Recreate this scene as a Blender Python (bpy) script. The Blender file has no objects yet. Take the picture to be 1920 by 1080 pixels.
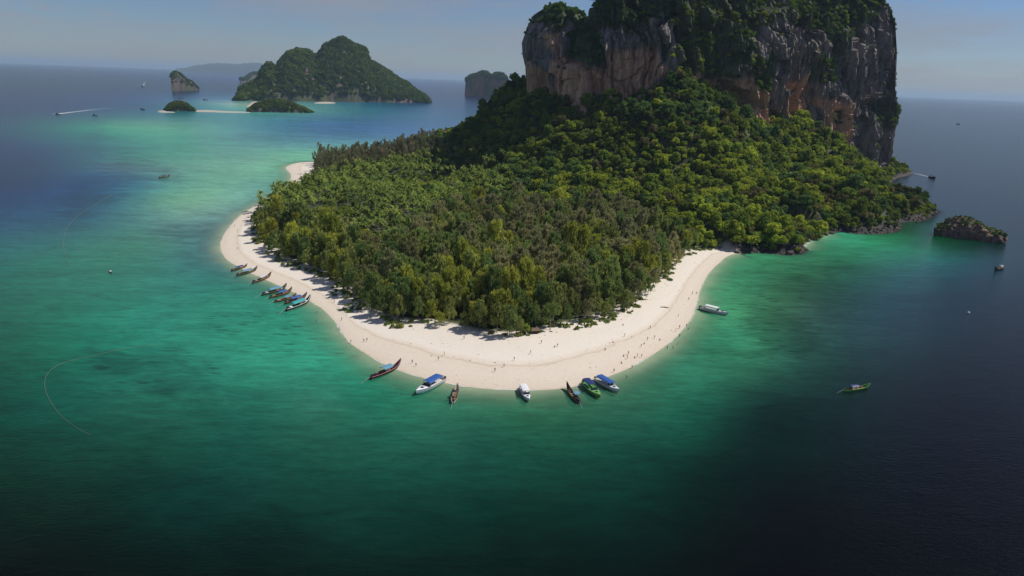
import bpy, math, random
import numpy as np
from mathutils import Vector, Matrix
SC = bpy.context.scene
COL = SC.collection
R = math.radians
rng = np.random.default_rng(7)
random.seed(7)

# ------------------------------------------------------------------ camera
FPX = 1280.0; CH = 110.0; PITCH = R(16.9); ROLL = R(2.15)
cr, sr, cp, sp = math.cos(ROLL), math.sin(ROLL), math.cos(PITCH), math.sin(PITCH)
_r0 = np.array([1, 0, 0.]); _u0 = np.array([0, sp, cp]); CB = np.array([0, -cp, sp])
CR = cr * _r0 + sr * _u0
CU = -sr * _r0 + cr * _u0
cam_d = bpy.data.cameras.new("camera")
cam_d.sensor_width = 36; cam_d.lens = 24; cam_d.clip_start = 1; cam_d.clip_end = 200000
cam = bpy.data.objects.new("camera", cam_d); COL.objects.link(cam)
cam.matrix_world = Matrix(((CR[0], CU[0], CB[0], 0), (CR[1], CU[1], CB[1], 0), (CR[2], CU[2], CB[2], CH), (0, 0, 0, 1)))
SC.camera = cam

# ------------------------------------------------------------------ sun, sky, exposure
SUN_EL = R(52); SUN_AZ = R(75)          # azimuth measured from +Y towards +X
SUN_DIR = Vector((math.sin(SUN_AZ) * math.cos(SUN_EL), math.cos(SUN_AZ) * math.cos(SUN_EL), math.sin(SUN_EL)))
sd = bpy.data.lights.new("sun", 'SUN'); sd.energy = 4.0; sd.angle = R(0.53); sd.color = (1.0, 0.95, 0.87)
so = bpy.data.objects.new("sun", sd); COL.objects.link(so)
so.rotation_euler = SUN_DIR.to_track_quat('Z', 'Y').to_euler()
W = bpy.data.worlds.new("World"); SC.world = W; W.use_nodes = True
nt = W.node_tree; nt.nodes.clear()
sky = nt.nodes.new('ShaderNodeTexSky'); sky.sky_type = 'NISHITA'; sky.sun_disc = False
sky.sun_elevation = SUN_EL; sky.sun_rotation = SUN_AZ; sky.air_density = 1.0; sky.dust_density = 0.2; sky.ozone_density = 4.0; sky.altitude = 100
tc = nt.nodes.new('ShaderNodeTexCoord')
mp = nt.nodes.new('ShaderNodeMapping'); mp.inputs['Scale'].default_value = (1.6, 1.6, 11)
n1 = nt.nodes.new('ShaderNodeTexNoise'); n1.inputs['Scale'].default_value = 2.2; n1.inputs['Detail'].default_value = 7; n1.inputs['Roughness'].default_value = 0.6
mr = nt.nodes.new('ShaderNodeMapRange'); mr.inputs[1].default_value = 0.42; mr.inputs[2].default_value = 0.68; mr.inputs[4].default_value = 0.7
mp2 = nt.nodes.new('ShaderNodeMapping'); mp2.inputs['Scale'].default_value = (9, 9, 30)
n2 = nt.nodes.new('ShaderNodeTexNoise'); n2.inputs['Scale'].default_value = 2.5; n2.inputs['Detail'].default_value = 5
mr2 = nt.nodes.new('ShaderNodeMapRange'); mr2.inputs[1].default_value = 0.56; mr2.inputs[2].default_value = 0.78; mr2.inputs[4].default_value = 0.55
mx = nt.nodes.new('ShaderNodeMath'); mx.operation = 'MAXIMUM'
mixc = nt.nodes.new('ShaderNodeMix'); mixc.data_type = 'RGBA'
mixc.inputs[7].default_value = (4.1, 4.15, 4.65, 1)
tint = nt.nodes.new('ShaderNodeMix'); tint.data_type = 'RGBA'; tint.blend_type = 'MULTIPLY'; tint.inputs[0].default_value = 1.0
tint.inputs[7].default_value = (0.68, 0.77, 0.97, 1)
bg = nt.nodes.new('ShaderNodeBackground'); bg.inputs[1].default_value = 0.066
wo = nt.nodes.new('ShaderNodeOutputWorld')
L = nt.links.new
L(tc.outputs['Generated'], mp.inputs[0]); L(mp.outputs[0], n1.inputs[0]); L(n1.outputs[0], mr.inputs[0])
L(tc.outputs['Generated'], mp2.inputs[0]); L(mp2.outputs[0], n2.inputs[0]); L(n2.outputs[0], mr2.inputs[0])
L(mr.outputs[0], mx.inputs[0]); L(mr2.outputs[0], mx.inputs[1])
L(sky.outputs[0], tint.inputs[6]); L(tint.outputs[2], mixc.inputs[6])
L(mx.outputs[0], mixc.inputs[0]); L(mixc.outputs[2], bg.inputs[0]); L(bg.outputs[0], wo.inputs[0])
SC.view_settings.view_transform = 'Standard'; SC.view_settings.look = 'None'
SC.view_settings.gamma = 1; SC.view_settings.use_curve_mapping = False
SC.view_settings.exposure = 0.15
SC.render.engine = 'CYCLES'
HAZE = 0.000033
SC.cycles.max_bounces = 6; SC.cycles.transparent_max_bounces = 8

# ------------------------------------------------------------------ pixel <-> world (1920x1080 pixels of the photograph)
def ray(x, y): return CR * ((x - 960) / FPX) + CU * (-(y - 540) / FPX) - CB
def atz(x, y, z=0.0):
    d = ray(x, y); t = (z - CH) / d[2]; return np.array([d[0] * t, d[1] * t, z])
def atD(x, y, D):
    d = ray(x, y); t = D / d[1]; return np.array([d[0] * t, D, CH + d[2] * t])
def project(P):
    P = np.asarray(P, float); q = P - np.array([0, 0, CH])
    w = -(q @ CB); w = np.where(np.abs(w) < 1e-3, 1e-3, w)
    return 960 + FPX * (q @ CR) / w, 540 - FPX * (q @ CU) / w, w
def srgb(r, g, b):
    f = lambda c: (c / 255 / 12.92) if c / 255 <= 0.04045 else ((c / 255 + 0.055) / 1.055) ** 2.4
    return (f(r), f(g), f(b))
def inpoly(x, y, poly):
    x = np.asarray(x, float); y = np.asarray(y, float); c = np.zeros(x.shape, bool); n = len(poly)
    for i in range(n):
        x1, y1 = poly[i][:2]; x2, y2 = poly[(i + 1) % n][:2]
        if y1 == y2: continue
        m = ((y1 > y) != (y2 > y)) & (x < (x2 - x1) * (y - y1) / (y2 - y1) + x1); c ^= m
    return c
def segdist(x, y, poly, closed=True):
    x = np.asarray(x, float).ravel(); y = np.asarray(y, float).ravel()
    best = np.full(x.shape, 1e18); arg = np.zeros(x.shape, int); n = len(poly)
    for i in range(n if closed else n - 1):
        ax, ay = poly[i][:2]; bx, by = poly[(i + 1) % n][:2]
        dx, dy = bx - ax, by - ay; l2 = dx * dx + dy * dy + 1e-12
        t = np.clip(((x - ax) * dx + (y - ay) * dy) / l2, 0, 1)
        d = (x - ax - t * dx) ** 2 + (y - ay - t * dy) ** 2
        m = d < best; best[m] = d[m]; arg[m] = i
    return np.sqrt(best), arg
def sstep(a, b, x):
    t = np.clip((x - a) / (b - a), 0, 1); return t * t * (3 - 2 * t)
def vnoise(P, seed=0):
    P = np.asarray(P, float); i = np.floor(P).astype(np.int64); f = P - i; u = f * f * f * (f * (f * 6 - 15) + 10)
    def h(a, b, c):
        n = (a * 374761393 + b * 668265263 + c * 1274126177 + seed * 1013904223) & 0xffffffff
        n = ((n ^ (n >> 13)) * 1274126177) & 0xffffffff; n = n ^ (n >> 16); return (n & 0xffff) / 65535.0
    r = 0
    for a in (0, 1):
        for b in (0, 1):
            for c in (0, 1):
                w = (u[:, 0] if a else 1 - u[:, 0]) * (u[:, 1] if b else 1 - u[:, 1]) * (u[:, 2] if c else 1 - u[:, 2])
                r = r + w * h(i[:, 0] + a, i[:, 1] + b, i[:, 2] + c)
    return r * 2 - 1
def fbm(P, oct=4, seed=0, rough=0.5):
    a = 1; s = 0; t = 0
    for k in range(oct):
        s = s + a * vnoise(P * (2.03 ** k), seed + k); t += a; a *= rough
    return s / t

# ------------------------------------------------------------------ mesh helpers
def mesh_np(name, V, F, mats, smooth=True, mi=None):
    me = bpy.data.meshes.new(name); V = np.asarray(V, np.float32); F = np.asarray(F, np.int32); k = F.shape[1]
    me.vertices.add(len(V)); me.vertices.foreach_set('co', V.ravel())
    me.loops.add(F.size); me.loops.foreach_set('vertex_index', F.ravel())
    me.polygons.add(len(F)); me.polygons.foreach_set('loop_start', np.arange(0, F.size, k, dtype=np.int32))
    me.polygons.foreach_set('loop_total', np.full(len(F), k, np.int32))
    me.polygons.foreach_set('use_smooth', np.full(len(F), smooth, bool))
    for m in (mats if isinstance(mats, (list, tuple)) else [mats]): me.materials.append(m)
    if mi is not None: me.polygons.foreach_set('material_index', np.asarray(mi, np.int32))
    me.update(calc_edges=True); me.validate(); return me
def fattr(me, name, arr):
    a = me.attributes.new(name, 'FLOAT', 'POINT'); a.data.foreach_set('value', np.asarray(arr, np.float32).ravel())
def cattr(me, name, arr):
    a = me.attributes.new(name, 'FLOAT_COLOR', 'POINT'); arr = np.asarray(arr, np.float32)
    arr = np.concatenate([arr, np.ones((len(arr), 1), np.float32)], 1); a.data.foreach_set('color', arr.ravel())
def grid_faces(nr, nc, wrap=False):
    r = np.arange(nr - 1)[:, None]; c = np.arange(nc if wrap else nc - 1)[None, :]; c2 = (c + 1) % nc
    return np.stack([(r * nc + c), (r * nc + c2), ((r + 1) * nc + c2), ((r + 1) * nc + c)], -1).reshape(-1, 4)
def link(name, data, parent=None, loc=None, rotz=None, scale=None):
    o = bpy.data.objects.new(name, data); COL.objects.link(o)
    if parent is not None: o.parent = parent
    if loc is not None: o.location = [float(v) for v in loc]
    if rotz is not None: o.rotation_euler = (0, 0, float(rotz))
    if scale is not None: o.scale = (float(scale),) * 3 if np.isscalar(scale) else [float(v) for v in scale]
    return o
def tag(o, label=None, cat=None, group=None, kind=None):
    if label: o['label'] = label
    if cat: o['category'] = cat
    if group: o['group'] = group
    if kind: o['kind'] = kind
    return o
class MB:
    def __init__(s): s.v = []; s.f = []; s.mi = []
    def add(s, V, F, mi=0):
        b = len(s.v); s.v += [tuple(map(float, v)) for v in V]; s.f += [tuple(i + b for i in f) for f in F]; s.mi += [mi] * len(F); return s
    def box(s, x0, x1, y0, y1, z0, z1, mi=0):
        V = [(x0, y0, z0), (x1, y0, z0), (x1, y1, z0), (x0, y1, z0), (x0, y0, z1), (x1, y0, z1), (x1, y1, z1), (x0, y1, z1)]
        return s.add(V, [(0, 3, 2, 1), (4, 5, 6, 7), (0, 1, 5, 4), (1, 2, 6, 5), (2, 3, 7, 6), (3, 0, 4, 7)], mi)
    def tube(s, pts, rad, n=8, mi=0, cap=True):
        pts = [Vector(p) for p in pts]; rad = rad if hasattr(rad, '__len__') else [rad] * len(pts); V = []; F = []
        for i, p in enumerate(pts):
            t = (pts[min(i + 1, len(pts) - 1)] - pts[max(i - 1, 0)]).normalized()
            a = t.orthogonal().normalized() if abs(t.z) > 0.9 or i == 0 and False else t.cross(Vector((0, 0, 1)))
            if a.length < 1e-4: a = Vector((1, 0, 0))
            a.normalize(); b = t.cross(a).normalized()
            for k in range(n):
                q = 2 * math.pi * k / n; V.append(p + (a * math.cos(q) + b * math.sin(q)) * rad[i])
        for i in range(len(pts) - 1):
            for k in range(n): F.append((i * n + k, i * n + (k + 1) % n, (i + 1) * n + (k + 1) % n, (i + 1) * n + k))
        if cap: F.append(tuple(range(n))[::-1]); F.append(tuple(range((len(pts) - 1) * n, len(pts) * n)))
        return s.add(V, F, mi)
    def mesh(s, name, mats, smooth=False):
        me = bpy.data.meshes.new(name); me.from_pydata(s.v, [], s.f)
        for m in (mats if isinstance(mats, (list, tuple)) else [mats]): me.materials.append(m)
        me.polygons.foreach_set('material_index', s.mi); me.polygons.foreach_set('use_smooth', [smooth] * len(s.f)); me.update(); return me
    def build(s, name, mats, parent=None, smooth=False): return link(name, s.mesh(name, mats, smooth), parent)

# ------------------------------------------------------------------ materials
def newmat(name):
    m = bpy.data.materials.new(name); m.use_nodes = True; t = m.node_tree; t.nodes.clear()
    o = t.nodes.new('ShaderNodeOutputMaterial'); return m, t, o
def N(t, typ, **kw):
    n = t.nodes.new(typ)
    for k, v in kw.items(): setattr(n, k, v)
    return n
def paint(name, col, rough=0.5, var=0.12, scale=3.0, metal=0.0):
    m, t, o = newmat(name); b = N(t, 'ShaderNodeBsdfPrincipled'); b.inputs['Roughness'].default_value = rough; b.inputs['Metallic'].default_value = metal
    g = N(t, 'ShaderNodeTexCoord'); n = N(t, 'ShaderNodeTexNoise'); n.inputs['Scale'].default_value = scale; n.inputs['Detail'].default_value = 5
    r = N(t, 'ShaderNodeMapRange'); r.inputs[3].default_value = 1 - var; r.inputs[4].default_value = 1 + var
    v = N(t, 'ShaderNodeVectorMath', operation='SCALE'); v.inputs[0].default_value = col[:3]
    t.links.new(g.outputs['Object'], n.inputs[0]); t.links.new(n.outputs[0], r.inputs[0]); t.links.new(r.outputs[0], v.inputs['Scale'])
    t.links.new(v.outputs[0], b.inputs['Base Color']); t.links.new(b.outputs[0], o.inputs[0]); return m
def leafmat(name, c1, c2, transl=0.36):
    """c1..c2: colour range between individual trees; sprays vary a little inside one crown"""
    m, t, o = newmat(name); l = t.links.new
    oi = N(t, 'ShaderNodeObjectInfo'); mix = N(t, 'ShaderNodeMix', data_type='RGBA'); mix.inputs[6].default_value = (*c1, 1); mix.inputs[7].default_value = (*c2, 1)
    l(oi.outputs['Random'], mix.inputs[0])
    g = N(t, 'ShaderNodeTexCoord'); n = N(t, 'ShaderNodeTexNoise'); n.inputs['Scale'].default_value = 0.5; n.inputs['Detail'].default_value = 3
    l(g.outputs['Object'], n.inputs[0])
    r = N(t, 'ShaderNodeMapRange'); r.inputs[1].default_value = 0.3; r.inputs[2].default_value = 0.7; r.inputs[3].default_value = 0.7; r.inputs[4].default_value = 1.35
    l(n.outputs[0], r.inputs[0])
    geo = N(t, 'ShaderNodeNewGeometry'); wn = N(t, 'ShaderNodeTexNoise'); wn.inputs['Scale'].default_value = 0.03; wn.inputs['Detail'].default_value = 3
    l(geo.outputs['Position'], wn.inputs[0])
    r2 = N(t, 'ShaderNodeMapRange'); r2.inputs[1].default_value = 0.3; r2.inputs[2].default_value = 0.7; r2.inputs[3].default_value = 0.72; r2.inputs[4].default_value = 1.3
    l(wn.outputs[0], r2.inputs[0])
    mu = N(t, 'ShaderNodeMath', operation='MULTIPLY'); l(r.outputs[0], mu.inputs[0]); l(r2.outputs[0], mu.inputs[1])
    v = N(t, 'ShaderNodeVectorMath', operation='SCALE'); l(mix.outputs[2], v.inputs[0]); l(mu.outputs[0], v.inputs['Scale'])
    d = N(t, 'ShaderNodeBsdfDiffuse'); tr = N(t, 'ShaderNodeBsdfTranslucent'); ms = N(t, 'ShaderNodeMixShader'); ms.inputs[0].default_value = transl
    l(v.outputs[0], d.inputs[0]); l(v.outputs[0], tr.inputs[0]); l(d.outputs[0], ms.inputs[1]); l(tr.outputs[0], ms.inputs[2]); l(ms.outputs[0], o.inputs[0])
    return m
M = {}
for k, c, rg in [('white', (.72, .73, .74), .35), ('cream', (.55, .5, .42), .5), ('blue', (.018, .085, .31), .6), ('navy', (.015, .03, .13), .5), ('lightblue', (.10, .25, .38), .7),
                 ('teal', (.03, .30, .33), .6), ('green', (.10, .34, .06), .5), ('lime', (.15, .38, .07), .5), ('darkgreen', (.02, .07, .04), .5), ('brown', (.11, .055, .035), .6),
                 ('dark', (.022, .022, .026), .5), ('wood', (.24, .15, .09), .7), ('redbrown', (.2, .055, .035), .6), ('pink', (.5, .16, .2), .7), ('orange', (.6, .2, .06), .6), ('grey', (.3, .31, .33), .5),
                 ('palegrey', (.5, .52, .55), .5), ('glass', (.02, .03, .045), .08), ('thatch', (.16, .1, .07), .9), ('bark', (.12, .095, .075), .9), ('palebark', (.24, .2, .16), .9),
                 ('skin', (.38, .22, .15), .6), ('skin_pale', (.52, .35, .27), .6), ('hair', (.02, .015, .012), .6), ('red', (.45, .04, .04), .6), ('yellow', (.6, .45, .08), .6), ('rope', (.14, .16, .12), .8), ('darkrock', (.06, .05, .045), .9), ('tanline', (.3, .22, .16), .8)]:
    M[k] = paint('mat_' + k, c, rg)

# ------------------------------------------------------------------ shoreline and vegetation edge of the main island
shore_px = [(600, 303, 0), (570, 304, 0), (547, 308, 0), (536, 315, 0), (545, 328, 0), (540, 345, 0), (520, 360, 0), (490, 380, 0), (455, 400, 0), (430, 425, 0), (413, 455, 0), (420, 482, 0), (446, 500, 0),
            (486, 520, 0), (532, 540, 0), (574, 561, 0), (604, 580, 0), (630, 607, 0), (652, 640, 0), (692, 668, 0), (740, 692, 0), (800, 711, 0), (860, 723, 0), (920, 730, 0), (1000, 732, 0), (1060, 728, 0),
            (1110, 717, 0), (1160, 699, 0), (1200, 680, 0), (1240, 655, 0), (1275, 625, 0), (1298, 595, 0), (1308, 565, 0), (1315, 540, 0), (1328, 515, 0), (1347, 495, 0), (1368, 479, 0),
            (1400, 474, 1), (1440, 473, 1), (1478, 477, 1), (1505, 473, 1), (1508, 462, 0), (1520, 448, 0), (1540, 441, 0), (1570, 434, 1), (1600, 437, 1), (1640, 438, 1), (1680, 433, 1), (1690, 416, 1), (1720, 415, 1), (1742, 406, 1), (1752, 394, 1)]
SH = []
for x, y, tg in shore_px:
    p = atz(x, y); SH.append((p[0], p[1], tg))
SH += [(424, 745, 1), (455, 840, 1), (515, 940, 1), (575, 1010, 1), (600, 1080, 1), (570, 1170, 1), (430, 1230, 1), (250, 1240, 1), (80, 1220, 1), (-60, 1170, 1), (-130, 1090, 1), (-200, 975, 0), (-235, 925, 0)]
def catmull(P, sub=5):
    out = []; n = len(P)
    for i in range(n):
        p0, p1, p2, p3 = (np.array(P[(i + k - 1) % n][:2]) for k in range(4))
        for s in range(sub):
            t = s / sub
            q = 0.5 * ((2 * p1) + (-p0 + p2) * t + (2 * p0 - 5 * p1 + 4 * p2 - p3) * t * t + (-p0 + 3 * p1 - 3 * p2 + p3) * t ** 3)
            out.append((q[0], q[1], P[i][2] if t < 0.5 else P[(i + 1) % n][2]))
    return out
SHORE = catmull(SH, 5)
SHT = np.array([p[2] for p in SHORE])
veg_px = [(598, 301), (596, 316), (585, 333), (562, 350), (530, 362), (503, 378), (486, 395), (482, 415), (484, 440), (498, 465), (520, 482), (560, 498), (600, 512), (630, 530), (655, 548), (672, 572), (700, 592), (745, 603), (800, 607), (860, 620), (930, 632), (960, 634),
          (1000, 628), (1060, 617), (1120, 602), (1160, 590), (1190, 572), (1222, 545), (1252, 515), (1282, 482), (1302, 465)]
VEG = [tuple(atz(x, y, 2.2)[:2]) for x, y in veg_px] + [(150, 478), (215, 492), (262, 560), (356, 640), (410, 690), (418, 750), (455, 850), (505, 930), (560, 1020), (550, 1160), (420, 1215), (100, 1200), (-50, 1155), (-110, 1100), (-180, 990), (-235, 912)]

# hill heights: thin-plate spline through measured points
HP = [(860, 238, 945, 9), (900, 208, 920, 9), (940, 180, 900, 9), (985, 163, 880, 8), (1060, 207, 795, 4), (1100, 212, 772, 5), (1190, 188, 772, 8), (1245, 146, 768, 8), (1320, 180, 785, 8), (1400, 222, 812, 8), (1480, 232, 842, 12), (1540, 240, 868, 15), (1600, 278, 915, 22), (1640, 300, 950, 18), (1675, 322, 985, 5)]
CT = []
for x, y, D, h in HP:
    p = atD(x, y, D); CT.append((p[0], p[1], p[2] - h))
for x, y, z in [(760, 340, 2), (850, 330, 3), (880, 360, 3), (950, 372, 5), (1050, 382, 6), (1150, 392, 7), (1230, 420, 6), (1320, 445, 6), (700, 400, 0), (900, 460, 0), (1100, 470, 0), (1000, 560, 0), (650, 330, 0), (600, 420, 0), (880, 280, 8)]:
    p = atz(x, y, z); CT.append((p[0], p[1], z))
for x, y, D, h in [(1640, 345, 665, 4), (1725, 358, 715, 20), (1580, 335, 680, 6), (1500, 360, 620, 6), (1420, 375, 590, 6), (1690, 345, 800, 26), (1300, 290, 680, 8), (1150, 290, 690, 12), (1400, 300, 700, 7), (1500, 300, 760, 7), (1600, 320, 790, 7)]:
    p = atD(x, y, D); CT.append((p[0], p[1], p[2] - h))
for p in SH[::2]: CT.append((p[0], p[1], 0))
for x, y, z in [(200, 900, 90), (350, 980, 80), (450, 1080, 50), (100, 1000, 80), (250, 1120, 60), (0, 1050, 50)]: CT.append((x, y, z))
CT = np.array(CT)
def _U(d2): return 0.5 * d2 * np.log(d2 + 1e-9)
_S = 100.0; _X = CT[:, :2] / _S; _n = len(_X)
_K = _U(((_X[:, None] - _X[None]) ** 2).sum(-1)) + np.eye(_n) * 0.02
_Pm = np.concatenate([np.ones((_n, 1)), _X], 1)
_A = np.block([[_K, _Pm], [_Pm.T, np.zeros((3, 3))]])
_w = np.linalg.solve(_A, np.concatenate([CT[:, 2], np.zeros(3)]))
BUMPS = [(*atz(qx, qy)[:2], br, bh) for qx, qy, br, bh in [(1612, 417, 28, 12), (1676, 398, 15, -20), (1718, 396, 19, 8), (1440, 452, 30, 9), (1545, 415, 18, -6), (1500, 430, 22, 8)]]
def hill(x, y):
    x = x / _S; y = y / _S; r = _w[_n] + _w[_n + 1] * x + _w[_n + 2] * y
    for i in range(_n): r = r + _w[i] * _U((x - _X[i, 0]) ** 2 + (y - _X[i, 1]) ** 2)
    for bx, by, br, bh in BUMPS: r = r + bh * np.exp(-((x * _S - bx) ** 2 + (y * _S - by) ** 2) / br ** 2)
    return np.maximum(r, 0)
def shore_sd(x, y):
    x = np.asarray(x, float).ravel(); y = np.asarray(y, float).ravel()
    d, a = segdist(x, y, SHORE); ins = inpoly(x, y, SHORE); return np.where(ins, d, -d), SHT[a].astype(float)
def ground(x, y):
    x = np.asarray(x, float).ravel(); y = np.asarray(y, float).ravel()
    d, rk = shore_sd(x, y)
    zb = np.interp(d, [-80, -12, 0, 5, 22, 45, 80], [-7, -1.3, 0, 0.35, 1.3, 2.1, 2.5])
    h = hill(x, y); P = np.stack([x, y, x * 0], 1)
    h = np.maximum(0, h + (16 * fbm(P / 70, 3, 61) - 9 * np.abs(fbm(P / 85 + 9, 2, 64)) + 2) * sstep(4, 30, h) * sstep(0, 40, d))
    zr = zb + 3.2 * sstep(-1, 3.5, d + 1.5 * vnoise(P / 7, 3)) + h * sstep(-2, 16, d) + (np.abs(vnoise(P / 5, 9)) * 1.6) * sstep(0, 5, d)
    zs = zb + h * sstep(15, 60, d) + 0.10 * fbm(P / 9, 3, 4) * sstep(3, 12, d)
    return np.where(rk > 0.5, zr, zs)

xs = np.arange(-345, 645, 2.75); ys = np.arange(195, 1275, 2.75)
GX, GY = np.meshgrid(xs, ys); gx = GX.ravel(); gy = GY.ravel()
gz = ground(gx, gy); gd, grk = shore_sd(gx, gy)
vd, _ = segdist(gx, gy, VEG); vin = inpoly(gx, gy, VEG); _rv = (grk > .5) & (gd > 5) & ~vin; vin = vin | _rv; vd = np.where(grk > .5, np.maximum(np.where(_rv, 0, vd), np.clip(gd - 5, 0, 20)), vd)
bf = np.where(vin, 1.0 + vd / 20, gd / np.maximum(gd + vd, 1e-3))
# stony material
mt, t, o = newmat('mat_island_ground'); l = t.links.new
def attr(t, name, vec=False):
    a = N(t, 'ShaderNodeAttribute'); a.attribute_name = name; return a.outputs['Color' if vec else 'Fac']
geo = N(t, 'ShaderNodeNewGeometry')
nz = N(t, 'ShaderNodeTexNoise'); nz.inputs['Scale'].default_value = 0.09; nz.inputs['Detail'].default_value = 8; nz.inputs['Roughness'].default_value = 0.65; l(geo.outputs['Position'], nz.inputs[0])
nf = N(t, 'ShaderNodeTexNoise'); nf.inputs['Scale'].default_value = 0.8; nf.inputs['Detail'].default_value = 8; nf.inputs['Roughness'].default_value = 0.7; l(geo.outputs['Position'], nf.inputs[0])
w1 = N(t, 'ShaderNodeMath', operation='MULTIPLY_ADD'); l(nz.outputs[0], w1.inputs[0]); w1.inputs[1].default_value = 0.14; l(attr(t, 'bf'), w1.inputs[2])
ramp = N(t, 'ShaderNodeValToRGB'); l(w1.outputs[0], ramp.inputs[0]); e = ramp.color_ramp.elements
e[0].position = 0.055; e[0].color = (.50, .42, .32, 1); e[1].position = 1.0; e[1].color = (.68, .61, .525, 1)
for pos, c in [(0.075, (.52, .43, .335, 1)), (0.10, (.60, .51, .41, 1)), (0.30, (.64, .56, .465, 1)), (0.47, (.63, .55, .45, 1)), (0.487, (.54, .44, .34, 1)), (0.497, (.56, .47, .365, 1)), (0.51, (.64, .555, .455, 1)), (0.60, (.70, .63, .545, 1))]:
    q = e.new(pos); q.color = c
sv = N(t, 'ShaderNodeMapRange'); l(nf.outputs[0], sv.inputs[0]); sv.inputs[1].default_value = .3; sv.inputs[2].default_value = .7; sv.inputs[3].default_value = .93; sv.inputs[4].default_value = 1.04
sc_ = N(t, 'ShaderNodeVectorMath', operation='SCALE'); l(ramp.outputs[0], sc_.inputs[0]); l(sv.outputs[0], sc_.inputs['Scale'])
# footprints and trampled streaks
nt3 = N(t, 'ShaderNodeTexVoronoi', feature='F1'); nt3.inputs['Scale'].default_value = 0.55; l(geo.outputs['Position'], nt3.inputs[0])
tr3 = N(t, 'ShaderNodeMapRange'); l(nt3.outputs[0], tr3.inputs[0]); tr3.inputs[1].default_value = 0.0; tr3.inputs[2].default_value = .35; tr3.inputs[3].default_value = .74; tr3.inputs[4].default_value = 1.0
nb3 = N(t, 'ShaderNodeMapRange'); l(nz.outputs[0], nb3.inputs[0]); nb3.inputs[1].default_value = .5; nb3.inputs[2].default_value = .6
tm = N(t, 'ShaderNodeMix'); tm.inputs[2].default_value = 1.0; l(nb3.outputs[0], tm.inputs[0]); l(tr3.outputs[0], tm.inputs[3])
sc2 = N(t, 'ShaderNodeVectorMath', operation='SCALE'); l(sc_.outputs[0], sc2.inputs[0]); l(tm.outputs[0], sc2.inputs['Scale'])
floor = N(t, 'ShaderNodeMix', data_type='RGBA'); floor.inputs[6].default_value = (.045, .055, .018, 1); floor.inputs[7].default_value = (.05, .06, .018, 1)
fr = N(t, 'ShaderNodeMapRange'); l(nz.outputs[0], fr.inputs[0]); fr.inputs[1].default_value = .42; fr.inputs[2].default_value = .6; l(fr.outputs[0], floor.inputs[0])
rock = N(t, 'ShaderNodeMix', data_type='RGBA'); rock.inputs[6].default_value = (.010, .008, .007, 1); rock.inputs[7].default_value = (.06, .045, .04, 1); l(nf.outputs[0], rock.inputs[0])
gm = N(t, 'ShaderNodeMix', data_type='RGBA'); l(attr(t, 'rockm'), gm.inputs[0]); l(sc2.outputs[0], gm.inputs[6]); l(rock.outputs[2], gm.inputs[7])
vm = N(t, 'ShaderNodeMath', operation='MULTIPLY_ADD'); l(nf.outputs[0], vm.inputs[0]); vm.inputs[1].default_value = 0.5; l(attr(t, 'vegm'), vm.inputs[2])
vr = N(t, 'ShaderNodeMapRange'); l(vm.outputs[0], vr.inputs[0]); vr.inputs[1].default_value = .6; vr.inputs[2].default_value = .85
fm = N(t, 'ShaderNodeMix', data_type='RGBA'); l(vr.outputs[0], fm.inputs[0]); l(gm.outputs[2], fm.inputs[6]); l(floor.outputs[2], fm.inputs[7])
b = N(t, 'ShaderNodeBsdfPrincipled'); b.inputs['Roughness'].default_value = .9; l(fm.outputs[2], b.inputs[0])
bp = N(t, 'ShaderNodeBump'); bp.inputs['Strength'].default_value = .3; bp.inputs['Distance'].default_value = .2; l(nf.outputs[0], bp.inputs['Height']); l(bp.outputs[0], b.inputs['Normal']); l(b.outputs[0], o.inputs[0])
me = mesh_np('island_ground', np.stack([gx, gy, gz], 1), grid_faces(len(ys), len(xs)), mt)
fattr(me, 'bf', bf); fattr(me, 'rockm', ((grk > 0.5) & (gd < 400)).astype(float)); fattr(me, 'vegm', np.where(vin, np.clip(vd / 14, 0, 1), 0) * np.where(grk > .5, 1, 1))
tag(link('island_ground', me), 'white sand beach curving round the wooded point of the large island', kind='structure')

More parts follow.
